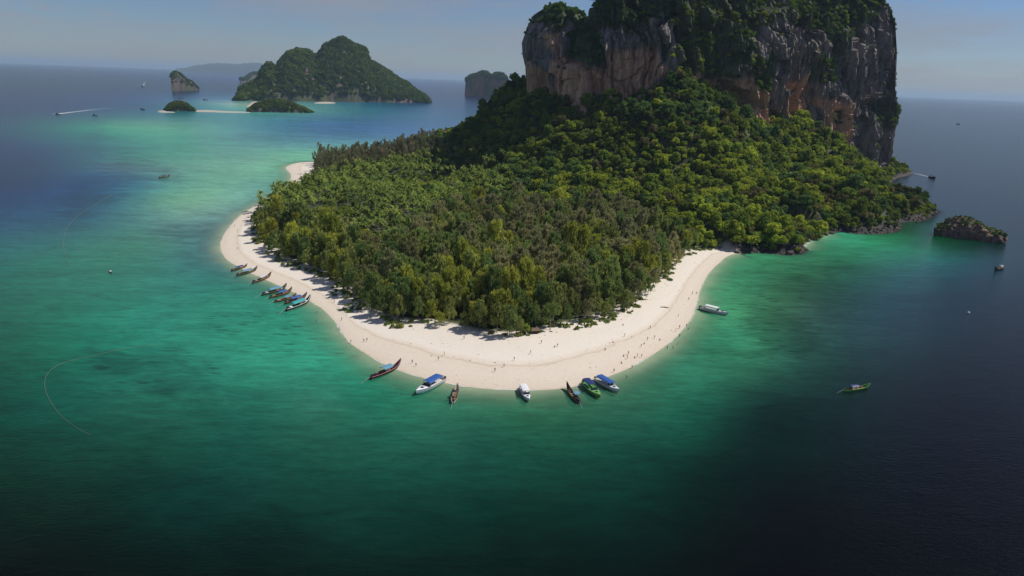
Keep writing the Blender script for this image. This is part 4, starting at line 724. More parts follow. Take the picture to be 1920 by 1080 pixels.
for k, (x0, x1, yb, tops, nm) in enumerate([(330, 520, 131, [(330, 128.5), (350, 126), (372, 122), (390, 119.5), (405, 118), (425, 119), (445, 120), (465, 118), (480, 117.5), (500, 121), (520, 127)], 'faint blue hills on the horizon behind the large distant island'), (740, 990, 147, [(740, 144), (800, 142.5), (880, 144), (960, 145), (990, 147)], 'very low faint coast on the horizon to the right of the large distant island')]):
    if k == 1: continue
    Dd = 23000; V = []; n = 60
    for j, dd in enumerate([-900, -500, 0, 500, 900]):
        for i in range(n + 1):
            X = x0 + (x1 - x0) * i / n; yy = np.interp(X, [q[0] for q in tops], [q[1] for q in tops]); p = atD(X, yy, Dd); hgt = max(p[2], 0) + 14 * vnoise(np.array([[i * .45, j, 0.]]), 4)[0]
            V.append((p[0] * (Dd + dd) / Dd, Dd + dd, max(-3, hgt * [0, .6, 1, .6, 0][j] - [3, 0, 0, 0, 3][j])))
    me = mesh_np('far_hills', V, grid_faces(5, n + 1)[:, ::-1], mat_hill); tag(link('far_hills', me), nm, kind='structure')
# sandbars and small far beaches
mat_sand = paint('mat_sandbar', (.40, .36, .30), .9, .12, .05)
def sandpatch(name, pts, label, z=.7):
    W_ = [atz(*q) for q in pts]; n = len(W_) // 2; mb = MB(); W2 = catmull([(q[0], q[1], 0) for q in W_], 4); m_ = len(W2); cx = np.mean([q[0] for q in W2]); cy = np.mean([q[1] for q in W2])
    V = [(q[0], q[1], -.3) for q in W2] + [(cx + (q[0] - cx) * .8, cy + (q[1] - cy) * .8, z) for q in W2] + [(cx, cy, z + .1)]
    F = [(i, (i + 1) % m_, m_ + (i + 1) % m_, m_ + i) for i in range(m_)] + [(m_ + i, m_ + (i + 1) % m_, 2 * m_) for i in range(m_)]
    mb.add(V, F); tag(mb.build(name, mat_sand, smooth=True), label, kind='structure')
sandpatch('sandbar', [(364, 206.5), (385, 206), (410, 207.5), (440, 209), (470, 210), (470, 211.5), (430, 211.5), (400, 210.5), (375, 210), (364, 209.5)], 'thin pale sandbar joining the two small wooded islets')
sandpatch('far_beach', [(462, 199), (474, 191), (484, 191.5), (474, 196), (468, 200)], 'tiny bright beach at the left foot of the large distant island', 2)
sandpatch('far_cove_beach', [(590, 192.5), (605, 191.5), (624, 192), (630, 193.5), (610, 194.3), (590, 194)], 'narrow pale beach in the cove of the large distant island', 2)
sandpatch('islet_beach', [(296, 208), (308, 207), (312, 209.5), (330, 211), (300, 211)], 'sliver of sand at the left foot of the small rounded islet', 1)
# rocks in the small cove on the right
def boulder_mesh(seed):
    g = np.random.default_rng(seed); V = []; F = []; nu_, nv_ = 10, 7
    for j in range(nv_ + 1):
        for i in range(nu_):
            th = math.pi * j / nv_; ph = 2 * math.pi * i / nu_; V.append((math.sin(th) * math.cos(ph), math.sin(th) * math.sin(ph), math.cos(th)))
    V = np.array(V); V *= (1 + .35 * vnoise(V * 1.4 + seed, seed))[:, None]; return mesh_np('boulder', V, grid_faces(nv_ + 1, nu_, True), M['darkrock'], False)
BM = [boulder_mesh(s) for s in (1, 2, 3)]
for k, (qx, qy, s) in enumerate([(1498, 474, 3.2), (1490, 470, 3.8), (1508, 468, 2.2), (1535, 441, 2.2), (1548, 439, 2.4), (1560, 437, 2.0), (1512, 452, 1.8), (1576, 433, 2.2), (1480, 476, 2.8), (1745, 403, 2.5), (1755, 400, 2.0), (1382, 473, 1.8)]):
    p = atz(qx, qy, .5); o_ = link('boulder', BM[k % 3], None, (p[0], p[1], .2), k * 1.3, (s * 1.3, s, s * .8)); 
    tag(o_, ['large dark boulder at the tip of the right cove point', 'dark boulder just left of the cove point tip', 'small rock on the inner side of the cove point', 'pale rock at the head of the small sandy cove', 'pale rock in the middle of the small cove edge', 'rock on the right edge of the small cove', 'rock on the sand of the small cove', 'rock below the trees right of the cove', 'low rock left of the cove point', 'rock at the foot of the outermost headland', 'outermost small rock off the headland', 'rock where the right beach meets the jungle'][k], 'rock', 'shore rocks')

def rocks_stuff(name, pts, scl, label):
    g = np.random.default_rng(9); n = len(pts); rot = g.uniform(0, 6.28, (n, 3)); scatter(name, pts, scl, rot, g.integers(0, 3, n), ROCKSRC, label, 'rocks')
ROCKSRC = [o_ for o_ in COL.objects if o_.name.startswith('boulder')]; ROCKSRC = [next(o_ for o_ in ROCKSRC if o_.data is m_) for m_ in BM]
g_ = np.random.default_rng(19); rp_ = []; rs_ = []
for i_ in range(len(SHORE)):
    a_, b_ = SHORE[i_], SHORE[(i_ + 1) % len(SHORE)]
    if a_[2] < .5 or a_[1] > 900: continue
    for _ in range(int(8 + math.hypot(a_[0] - b_[0], a_[1] - b_[1]) * 1.3)):
        t_ = g_.uniform(); rp_.append((a_[0] + (b_[0] - a_[0]) * t_ + g_.normal() * 2.2, a_[1] + (b_[1] - a_[1]) * t_ + g_.normal() * 2.2)); rs_.append(g_.uniform(.4, 1.0) ** 2 * 1.1)
rp_ = np.array(rp_); rz_ = np.maximum(ground(rp_[:, 0], rp_[:, 1]), -.6)
rocks_stuff('shore_rocks', np.concatenate([rp_, rz_[:, None]], 1), np.array(rs_), 'dark jagged rocks along the foot of the wooded right shore')
xw, yw = jitter_grid(-230, 170, 225, 560, 1.6); dw_, rw_ = shore_sd(xw, yw); vw_, _ = segdist(xw, yw, VEG); iv_ = inpoly(xw, yw, VEG); fw_ = dw_ / np.maximum(dw_ + vw_, .01) + .03 * vnoise(np.stack([xw / 14, yw / 14, xw * 0], 1), 8)
pr_ = np.where(np.abs(fw_ - .455) < .012, .22, np.where(vw_ < 4.5, .14, np.where(np.abs(fw_ - .2) < .02, .03, .006))); kw_ = (dw_ > 1.5) & ~iv_ & (rw_ < .5) & (rng.uniform(size=len(xw)) < pr_)
xw, yw = xw[kw_], yw[kw_]; sw_ = rng.uniform(.12, .36, (len(xw), 1)) * np.array([[1.6, .6, .35]])
scatter('beach_debris', np.stack([xw, yw, ground(xw, yw)], 1), sw_, np.stack([xw * 0, xw * 0, rng.uniform(0, 6.28, len(xw))], 1), rng.integers(0, 3, len(xw)), ROCKSRC, 'dark seaweed scraps and twigs strewn along the tide line and tree edge', 'beach debris')
# ------------------------------------------------------------------ boats
def place(bow, stern, z=0.0):
    a = atz(*bow, z); b = atz(*stern, z)
    if min(bow[1], stern[1]) < 240: b = atD(*stern, a[1] * .995); b[2] = z
    d = a - b; L_ = np.linalg.norm(d[:2]); return (a + b) / 2, L_, math.atan2(d[1], d[0])
def loft(mb, secs, mi=0, closed=False):
    n = len(secs[0]); V = [p for s in secs for p in s]; F = []
    for i in range(len(secs) - 1):
        for k in range(n - 1): F.append((i * n + k, (i + 1) * n + k, (i + 1) * n + k + 1, i * n + k + 1))
    mb.add(V, F, mi)
def canopy(x0, x1, hw, z, mat, parent, crown=.28, th=.05, name='canopy'):
    mb = MB(); top = []; bot = []
    for i in range(9):
        xx = x0 + (x1 - x0) * i / 8; droop = .04 * (i % 2); top.append([(xx, hw * math.sin(a), z + crown * (math.cos(a) - 1) * 1.6 - droop) for a in np.linspace(-math.pi / 2, math.pi / 2, 9)]); bot.append([(p[0], p[1] * .98, p[2] - th) for p in top[-1]][::-1])
    loft(mb, top); loft(mb, bot); 
    for s_, q in ((top[0], bot[0]), (top[-1], bot[-1])):
        mb.add(s_ + q, [tuple(range(18))])
    for side in (0, 8):
        V = []; 
        for i in range(9): V += [top[i][side], bot[i][8 - side]]
        mb.add(V, [(2 * i, 2 * i + 2, 2 * i + 3, 2 * i + 1) for i in range(8)])
    return mb.build(name, mat, parent, False)
def longtail(bow, stern, label, hull='brown', trim='wood', roof='blue', roof_span=(-.22, .2), prow=2.6, ribbon=None, extra=None, group='longtail boats along the left beach', cargo=None, side_awning=None, lift=0.0):
    c, Ln, az = place(bow, stern, .2); k = Ln / 12.0
    r = link('longtail_boat', None, None, (c[0], c[1], lift), az, k); tag(r, label, 'boat', group)
    xs_ = np.linspace(-6, 6, 21); secs = []; inn = []; rail = []
    for x_ in xs_:
        f = (x_ + 6) / 12; w_ = .95 * min(1, (f * 2.2 + .48)) * (1 - max(0, f - .5) ** 2.2 * 4.1); w_ = max(.05, w_); sh = .75 + .12 * (1 - f) ** 2 + (prow - .75) * max(0, (f - .62) / .38) ** 2.4; kl = -.35 + max(0, (f - .7) / .3) ** 2.6 * (prow * .78)
        secs.append([(x_, w_, sh), (x_, w_ * .92, (sh + kl) / 2 + .05), (x_, w_ * .55, kl + .12), (x_, 0, kl), (x_, -w_ * .55, kl + .12), (x_, -w_ * .92, (sh + kl) / 2 + .05), (x_, -w_, sh)])
        inn.append((x_, w_, sh, kl))
    mb = MB(); loft(mb, secs); mb.add(secs[0], [tuple(range(7))]); mb.build('hull', M[hull], r, True)
    mb = MB(); loft(mb, [[(x_, w_ * .93, sh - .02), (x_, w_ * .8, min(sh - .05, kl + .38)), (x_, -w_ * .8, min(sh - .05, kl + .38)), (x_, -w_ * .93, sh - .02)] for x_, w_, sh, kl in inn[:18]]); mb.build('deck', M['wood'], r)
    mb = MB()
    for s_ in (-1, 1): mb.tube([(x_, s_ * w_, sh) for x_, w_, sh, kl in inn], .07, 5)
    mb.build('gunwale', M[trim], r)
    for xb in (-3.2, -1.2, .8, 2.8): mb = MB(); mb.box(xb - .18, xb + .18, -.8, .8, .45, .52); mb.build('bench', M['wood'], r)
    if roof:
        x0, x1 = roof_span[0] * 12, roof_span[1] * 12; cn = canopy(x0, x1, 1.05, 2.15, M[roof], r)
        for xb in np.linspace(x0 + .2, x1 - .2, 3):
            for s_ in (-1, 1): mb = MB(); mb.tube([(xb, s_ * .85, .6), (xb, s_ * .92, 1.82)], .035, 5); mb.build('post', M['grey'], r)
    mb = MB(); mb.box(-5.7, -4.9, -.3, .3, .8, 1.35); mb.tube([(-5.2, 0, 1.2), (-4.2, 0, 1.5)], .05, 5); en = mb.build('engine', M['dark'], r)
    mb = MB(); mb.tube([(-5.6, 0, 1.0), (-7.6, .1, .5), (-9.2, .2, .0)], .05, 5); mb.build('propeller_shaft', M['grey'], en)
    if ribbon:
        xx, _, sh, _ = inn[-2]; mb = MB(); mb.tube([(xx - .15, 0, sh - .25), (xx, 0, sh + .1)], .22, 8); mb.tube([(xx - .1, .15, sh - .1), (xx - .3, .3, sh - .8)], .07, 5); mb.build('ribbon', M[ribbon], r)
    if cargo:
        mb = MB(); mb.box(-4.4, -3.4, -.5, .5, .5, 1.1); mb.box(3.0, 3.8, -.35, .35, .6, 1.0); mb.build('cargo', M[cargo], r)
    if side_awning: mb = MB(); mb.box(-2.6, -.2, -1.7, .1, 1.7, 1.78); aw = mb.build('awning', M[side_awning], r); mb = MB(); mb.tube([(-2.4, -.8, .6), (-2.4, -.9, 1.7)], .04, 5); mb.tube([(-.4, -.8, .6), (-.4, -.9, 1.7)], .04, 5); mb.build('frame', M['grey'], aw)
    return r
def speedboat(bow, stern, label, roof='blue', hull='white', deck='cream', roof_span=(-.36, .12), beam=1.45, glass=True, group='speedboats moored off the beach', seats='white'):
    c, Ln, az = place(bow, stern, .2); k = Ln / 11.0; r = link('speedboat', None, None, (c[0], c[1], 0), az, k); tag(r, label, 'boat', group)
    xs_ = np.linspace(-5.5, 5.5, 19); secs = []; inn = []
    for x_ in xs_:
        f = (x_ + 5.5) / 11; w_ = beam * (1 - max(0, (f - .42) / .58) ** 2.3) * (.93 + .07 * min(1, f * 4)); w_ = max(.04, w_); sh = .95 + .45 * f ** 2; kl = -.35 + .95 * max(0, (f - .75) / .25) ** 2
        secs.append([(x_, w_, sh), (x_, w_ * .97, sh - .28), (x_, w_ * .82, .12 + (kl + .35) * .8), (x_, 0, kl), (x_, -w_ * .82, .12 + (kl + .35) * .8), (x_, -w_ * .97, sh - .28), (x_, -w_, sh)]); inn.append((x_, w_, sh))
    mb = MB(); loft(mb, secs); mb.add(secs[0], [tuple(range(7))]); mb.build('hull', M[hull], r, True)
    mb = MB(); loft(mb, [[(x_, w_ * .99, sh), (x_, w_ * .8, sh + .02), (x_, w_ * .78, .5), (x_, -w_ * .78, .5), (x_, -w_ * .8, sh + .02), (x_, -w_ * .99, sh)] for x_, w_, sh in inn[:13]]); mb.build('cockpit', M[deck], r)
    mb = MB(); loft(mb, [[(x_, w_ * .99, sh), (x_, w_ * .5, sh + .14), (x_, -w_ * .5, sh + .14), (x_, -w_ * .99, sh)] for x_, w_, sh in inn[12:]]); x_, w_, sh = inn[12]; mb.add([(x_, w_ * .99, sh), (x_, w_ * .5, sh + .14), (x_, -w_ * .5, sh + .14), (x_, -w_ * .99, sh), (x_, -w_ * .78, .5), (x_, w_ * .78, .5)], [(0, 1, 2, 3, 4, 5)]); mb.build('foredeck', M['white' if hull == 'white' else hull], r)
    mb = MB(); mb.box(2.6, 3.5, -.4, .4, 1.28, 1.42); mb.build('hatch', M['glass'], r)
    mb = MB()
    for s_ in (-1, 1): mb.tube([(x_, s_ * w_, sh + .02) for x_, w_, sh in inn], .06, 5)
    mb.build('rail', M['grey'], r)
    mb = MB(); loft(mb, [[(1.4, s_ * beam * .82 * 1, 1.1), (1.0, s_ * beam * .72, 1.75)] for s_ in (-1, -.5, 0, .5, 1)]); mb.build('windscreen', M['glass'], r)
    for s_ in (-1, 1): mb = MB(); mb.box(-3.8, .6, s_ * .75 - .25, s_ * .75 + .25, .5, .95); mb.build('seat', M[seats], r)
    if roof:
        x0, x1 = roof_span[0] * 11, roof_span[1] * 11; canopy(x0, x1, beam * .88, 2.45, M[roof], r, .16)
        for xb in np.linspace(x0 + .25, x1 - .25, 3):
            for s_ in (-1, 1): mb = MB(); mb.tube([(xb, s_ * beam * .85, .95), (xb, s_ * beam * .8, 2.2)], .035, 5); mb.build('post', M['palegrey'], r)
    for s_ in (-.5, .5):
        mb = MB(); mb.box(-6.1, -5.5, s_ - .22, s_ + .22, .35, 1.25); mb.box(-5.95, -5.7, s_ - .08, s_ + .08, -.4, .4); mb.build('outboard_motor', M['dark'], r)
    return r
longtail((464, 500), (434, 508), 'small dark longtail boat with a faded blue cover, farthest left of the beached row', roof='navy', ribbon='orange', prow=2.4)
longtail((483, 507), (444, 517), 'longtail boat with a teal roof, second from the far end of the beached row', roof='lightblue', ribbon='pink', hull='darkgreen')
longtail((509, 518), (474, 531), 'low brown longtail boat with pale gear and no tall roof, third in the beached row', roof='palegrey', roof_span=(-.15, .08), cargo='grey', prow=2.4)
longtail((538, 541), (492, 554), 'longtail boat with a pale blue roof at the back of the tight cluster', roof='lightblue', cargo='palegrey', hull='darkgreen')
longtail((548, 547), (506, 559), 'longtail boat with a mid-blue roof inside the tight cluster', roof='blue', hull='brown', roof_span=(-.12, .2))
longtail((556, 557), (515, 567), 'reddish longtail boat with a pink ribbon in the tight cluster', roof='lightblue', roof_span=(-.05, .18), ribbon='pink', hull='redbrown', cargo='pink')
longtail((576, 557), (534, 570), 'longtail boat with a deep blue roof behind the teal-roofed one', roof='blue', hull='dark')
longtail((583, 564), (537, 583), 'longtail boat with a long turquoise roof and dark hull, nearest of the tight cluster', roof='teal', hull='dark', trim='white', roof_span=(-.26, .2), cargo='white')
longtail((752, 686), (695, 711), 'lone dark longtail boat with a blue roof at the left of the beach tip', roof='lightblue', hull='dark', trim='pink', roof_span=(-.12, .16), cargo='dark', group='boats moored round the beach tip')
speedboat((780, 741), (830, 713), 'white speedboat with a bright blue canopy and bow pointing out to sea on the left', group='speedboats moored off the beach')
longtail((858, 726), (849, 757), 'narrow beige open longtail boat moored stern out near the beach tip', roof='dark', roof_span=(-.15, -.02), hull='cream', trim='wood', prow=1.8, group='boats moored round the beach tip')
speedboat((992, 754), (979, 728), 'small white speedboat with a white hard roof moored straight off the beach tip', roof='white', roof_span=(-.42, .1), group='speedboats moored off the beach')
longtail((1062, 727), (1086, 757), 'reddish brown longtail boat with a light blue side awning right of the beach tip', roof=None, hull='redbrown', trim='dark', side_awning='lightblue', cargo='dark', prow=2.6, group='boats moored round the beach tip')
speedboat((1125, 748), (1096, 719), 'bright green boat with a navy canopy between the brown longtail and the blue-roofed speedboat', roof='navy', hull='lime', deck='green', roof_span=(-.42, 0), seats='green', group='boats moored round the beach tip')
speedboat((1161, 737), (1119, 712), 'white speedboat with a blue canopy and bow pointing right, beside the green boat', group='speedboats moored off the beach', roof_span=(-.40, .22))
speedboat((1365, 592), (1314, 579), 'long pale grey speedboat with a white roof off the right beach', roof='white', hull='palegrey', roof_span=(-.32, .14), beam=1.3, group='speedboats moored off the beach')
longtail((1630, 726), (1583, 734), 'green longtail boat adrift on the dark water at right', roof='navy', hull='green', trim='lime', roof_span=(-.28, -.02), prow=1.8, group='boats anchored in open water')
longtail((1864, 507), (1881, 502), 'small dark boat with a white bundle below the rocky islet', roof='grey', hull='dark', roof_span=(-.25, -.1), cargo='white', group='boats anchored in open water')
longtail((205, 508), (209.5, 512), 'small dark boat with a white top on the green water at left', roof='white', hull='dark', roof_span=(-.3, .1), group='boats anchored in open water')
longtail((319, 331), (298, 334), 'dark slender boat on the pale shallows at upper left', roof='dark', hull='dark', roof_span=(-.2, .15), group='boats anchored in open water')
speedboat((1754, 335), (1743, 332), 'dark speedboat running past the foot of the cliff', hull='dark', roof='dark', group='boats under way')
speedboat((1801, 233), (1794, 232), 'tiny far speedboat leaving a faint wake at upper right', group='boats under way')
speedboat((103, 214), (112, 212.3), 'speedboat throwing a long white wake at far left', group='boats under way')
speedboat((264, 162), (270, 161), 'far white boat with a short curved wake beyond the shallows', group='boats under way')
speedboat((380, 187), (389, 186.5), 'pale orange boat moored between the rock stack and the round islet', roof='orange', group='far boats near the round islet')
speedboat((333, 184.5), (343, 184), 'white boat just above the small round islet', group='far boats near the round islet')
speedboat((172, 216), (182, 215), 'small pale boat behind the long white wake', group='far boats near the round islet')
longtail((263, 205), (271, 204.5), 'tiny dark boat left of the small round islet', roof='dark', hull='dark', group='far boats near the round islet')
# wakes
m, t, o = newmat('mat_foam'); l = t.links.new; d_ = N(t, 'ShaderNodeBsdfDiffuse'); d_.inputs[0].default_value = (.75, .8, .82, 1); tp = N(t, 'ShaderNodeBsdfTransparent'); ms = N(t, 'ShaderNodeMixShader')
nn_ = N(t, 'ShaderNodeTexNoise'); nn_.inputs['Scale'].default_value = .35; nn_.inputs['Detail'].default_value = 5; g_ = N(t, 'ShaderNodeNewGeometry'); l(g_.outputs['Position'], nn_.inputs[0]); mm = N(t, 'ShaderNodeMath', operation='MULTIPLY'); rr_ = N(t, 'ShaderNodeMapRange'); l(nn_.outputs[0], rr_.inputs[0]); rr_.inputs[1].default_value = .35; rr_.inputs[2].default_value = .6
l(rr_.outputs[0], mm.inputs[0]); l(attr(t, 'foam'), mm.inputs[1]); l(mm.outputs[0], ms.inputs[0]); l(tp.outputs[0], ms.inputs[1]); l(d_.outputs[0], ms.inputs[2]); l(ms.outputs[0], o.inputs[0]); MF = m
def wake(pts, w0, w1, label, a0=1.0):
    P = [atz(*q, .12) for q in pts]; Q = []
    for i in range(len(P) - 1):
        for j in range(8): Q.append(P[i] + (P[i + 1] - P[i]) * j / 8)
    Q.append(P[-1]); V = []; al = []
    for i, p in enumerate(Q):
        tdir = Q[min(i + 1, len(Q) - 1)] - Q[max(i - 1, 0)]; s = np.array([-tdir[1], tdir[0], 0]); s /= np.linalg.norm(s); f = i / (len(Q) - 1); w_ = w0 + (w1 - w0) * f
        for k in (-1, 0, 1): V.append(p + s * w_ * k); al.append((a0 * (1 - f) ** 1.1) * (1 if k == 0 else .15))
    F = grid_faces(len(Q), 3); me = mesh_np('boat_wake', V, F, MF); fattr(me, 'foam', al); tag(link('boat_wake', me), label, 'wake', kind='stuff')
wake([(104, 214), (125, 211.5), (150, 208.5), (175, 205.5), (205, 203), (235, 202)], 8, 8, 'long white wake trailing the speedboat at far left', 1.3)
wake([(1743, 332), (1720, 326), (1695, 321), (1672, 317)], 1.6, 3.5, 'thin white wake behind the boat at the foot of the cliff', 1.2)
wake([(1794, 232), (1775, 229), (1750, 227), (1725, 226)], 3, 5, 'faint wake behind the tiny speedboat at upper right', .6)
wake([(268, 162), (271, 156), (276, 150)], 8, 6, 'short curved wake of the far white boat', .8)
swp = [p_ for p_ in SHORE if p_[2] < .5 and p_[1] < 900]; V = []; al = []; Q = []
for i_ in range(len(SHORE)):
    a_, b_ = SHORE[i_], SHORE[(i_ + 1) % len(SHORE)]
    if a_[2] > .5 or b_[2] > .5 or a_[1] > 880: continue
    for j_ in range(6): Q.append((a_[0] + (b_[0] - a_[0]) * j_ / 6, a_[1] + (b_[1] - a_[1]) * j_ / 6))
Q = np.array(Q); Q = Q[:int(len(Q) * .93)]; T_ = np.gradient(Q, axis=0); T_ /= np.linalg.norm(T_, axis=1)[:, None] + 1e-9; N_ = np.stack([-T_[:, 1], T_[:, 0]], 1); n_ = vnoise(np.concatenate([Q / 6, Q[:, :1] * 0], 1), 12)
c_ = Q + N_ * (.5 * n_)[:, None]
for k_ in range(len(Q)):
    for w_ in (-1, 0, 1): V.append((c_[k_, 0] + N_[k_, 0] * w_ * .55, c_[k_, 1] + N_[k_, 1] * w_ * .55, .10)); al.append((.75 if w_ == 0 else 0) * (np.clip(.5 + vnoise(np.array([[Q[k_, 0] / 9, Q[k_, 1] / 9, 5.]]), 13)[0], 0, 1) if np.linalg.norm(Q[k_] - Q[min(k_ + 1, len(Q) - 1)]) < 6 else 0))
me = mesh_np('swash_foam', V, grid_faces(len(Q), 3), MF); fattr(me, 'foam', al); tag(link('swash_foam', me), 'thin broken line of foam where the water meets the sand', 'foam', kind='stuff')
wake([(173, 216.5), (182, 215.5), (188, 215)], 3, 3, 'little patch of foam beside the small pale boat', .8)
# floating swim lines
def rope(pts, rad, label):
    P = [(*atz(*q)[:2], 0) for q in pts]; n = len(P); out = []
    for i in range(n - 1):
        p0, p1, p2, p3 = (np.array(P[min(max(i + k - 1, 0), n - 1)][:2]) for k in range(4))
        for s in range(10):
            t_ = s / 10; q = 0.5 * ((2 * p1) + (-p0 + p2) * t_ + (2 * p0 - 5 * p1 + 4 * p2 - p3) * t_ * t_ + (-p0 + 3 * p1 - 3 * p2 + p3) * t_ ** 3); out.append((q[0], q[1], .06))
    mb = MB(); mb.tube(out, rad, 6); o_ = mb.build('floating_line', M['rope'], None, True); tag(o_, label, 'rope', 'floating swim lines')
rope([(215, 362), (180, 383), (150, 402), (128, 425), (119, 450), (122, 475), (133, 505)], .10, 'farther curved floating line on the blue-green water at left')
rope([(300, 645), (230, 655), (170, 668), (115, 682), (90, 700), (84, 722), (92, 748), (115, 780), (145, 803), (170, 816)], .065, 'nearer curved floating line on the green water at lower left')
mb = MB(); mb.tube([(0, 0, -.3), (0, 0, .5), (0, 0, .8)], [.7, .65, .2], 12); mb.tube([(0, 0, .8), (0, 0, 1.4)], .06, 6); bu = mb.build('mooring_buoy', M['white'], None, True); bu.location = atz(1816, 587); tag(bu, 'small white mooring buoy on the dark water at right', 'buoy')

# ------------------------------------------------------------------ people
def skin_mesh(name, pts, edges, rad, mat, sub=1):
    me = bpy.data.meshes.new(name); me.from_pydata(pts, edges, []); ob = bpy.data.objects.new('tmp', me); COL.objects.link(ob)
    md = ob.modifiers.new('s', 'SKIN'); md.use_smooth_shade = True
    for i, r_ in enumerate(rad): me.skin_vertices[0].data[i].radius = (r_, r_) if np.isscalar(r_) else r_
    me.skin_vertices[0].data[0].use_root = True
    ob.modifiers.new('ss', 'SUBSURF').levels = sub; dg = bpy.context.evaluated_depsgraph_get(); res = bpy.data.meshes.new_from_object(ob.evaluated_get(dg)); bpy.data.objects.remove(ob); res.name = name; res.materials.clear(); res.materials.append(mat); return res
def body(pose):
    P = []; E = []; Rr = []
    def v(p, r_, par=None):
        P.append(p); Rr.append(r_); 
        if par is not None: E.append((par, len(P) - 1))
        return len(P) - 1
    st = pose.get('stride', 0); hz = pose.get('hip', .95)
    pel = v((0, 0, hz), (.15, .11)); wa = v((0, 0, hz + .16), (.13, .10), pel); ch = v((0, .01, hz + .36), (.17, .12), wa); nk = v((0, 0, hz + .54), .055, ch); hd = v((0, .02, hz + .66), (.085, .10), nk); tp_ = v((0, .02, hz + .76), .07, hd); v((0, .13, hz + .67), .018, hd)
    for s in (-1, 1):
        sh = v((s * .19, 0, hz + .47), .06, ch); a = s * st * -.25; el = v((s * .25, a * .6, hz + .2), .045, sh); wr = v((s * (.26 - pose.get('armin', 0)), a + pose.get('fwd', .05), hz - .03 + pose.get('armup', 0)), .03, el); pm = v((s * .26, a + pose.get('fwd', .05) + .02, hz - .11 + pose.get('armup', 0)), .032, wr); b = P[pm]
        for k, (dx, ln) in enumerate([(-.035, .07), (-.012, .085), (.012, .08), (.033, .065)]): v((b[0] + .01 * s, b[1] + dx, b[2] - ln), .009, pm)
        v((b[0] - s * .01, b[1] + .06, b[2] - .03), .010, wr)
        f = s * st; hip = v((s * .09, 0, hz - .06), .085, pel)
        if pose.get('sit'):
            kn = v((s * .12, .42, hz + .12), .06, hip); an = v((s * .12, .62, hz - .16), .04, kn); v((s * .13, .76, hz - .18), .03, an)
        else:
            kn = v((s * .10, f * .22 + .03, hz * .52), .06, hip); an = v((s * .10, f * .38 - .02, .08), .04, kn); v((s * .11, f * .38 + .14, .035), .03, an)
    return P, E, Rr, hz
def cloth(hz, kind, st=0, sit=False):
    if kind == 'shorts':
        P = [(0, 0, hz), (0, 0, hz + .07)]; E = [(0, 1)]; Rr = [(.165, .125), (.15, .115)]
        for s in (-1, 1):
            P.append((s * .095, 0, hz - .08)); E.append((0, len(P) - 1)); Rr.append(.10); P.append((s * .10, .2 if sit else s * st * .12 + .02, hz + .02 if sit else hz * .68)); E.append((len(P) - 2, len(P) - 1)); Rr.append(.085)
    else:
        P = [(0, 0, hz + .05), (0, 0, hz + .2), (0, .01, hz + .37), (0, 0, hz + .47)]; E = [(0, 1), (1, 2), (2, 3)]; Rr = [(.155, .12), (.145, .115), (.185, .135), (.09, .07)]
        for s in (-1, 1): P.append((s * .21, 0, hz + .45)); E.append((2, len(P) - 1)); Rr.append(.075); P.append((s * .245, -s * st * .08, hz + .28)); E.append((len(P) - 2, len(P) - 1)); Rr.append(.06)
    return P, E, Rr
POSES = {'stand': dict(), 'walk': dict(stride=.7), 'sit': dict(sit=True, hip=.16, fwd=.25, armup=.1)}
PM = {}
for k, ps in POSES.items():
    P, E, Rr, hz = body(ps); st = ps.get('stride', 0); si = ps.get('sit', False)
    PM[k] = dict(body=skin_mesh('person_body', P, E, Rr, M['skin']), shorts=skin_mesh('shorts', *cloth(hz, 'shorts', st, si), M['navy']), shirt=skin_mesh('shirt', *cloth(hz, 'shirt', st, si), M['white']),
                 hair=skin_mesh('hair', [(0, 0, hz + .72), (0, -.05, hz + .68), (0, -.05, hz + .60)], [(0, 1), (1, 2)], [.098, .10, .06], M['hair']))
def person(qx, qy, pose, shirt, shorts, label, wade=0.0, skin='skin'):
    p = atz(qx, qy, 1.0); g = float(ground([p[0]], [p[1]])[0]); g = max(g, -1.2)
    for _ in range(3): p = atz(qx, qy, max(g, 0)); g = float(ground([p[0]], [p[1]])[0]); g = max(g, -1.25)
    e = link('person', None, None, (p[0], p[1], g - (.02 if g > 0 else 0)), random.uniform(0, 6.28), random.uniform(.95, 1.06)); tag(e, label, 'person', 'people on and off the beach'); q = PM[pose]
    def part(nm, me, mat): o_ = link(nm, me, e); o_.material_slots[0].link = 'OBJECT'; o_.material_slots[0].material = M[mat]
    part('body', q['body'], skin); part('hair', q['hair'], 'hair'); part('shorts', q['shorts'], shorts)
    if shirt: part('shirt', q['shirt'], shirt)
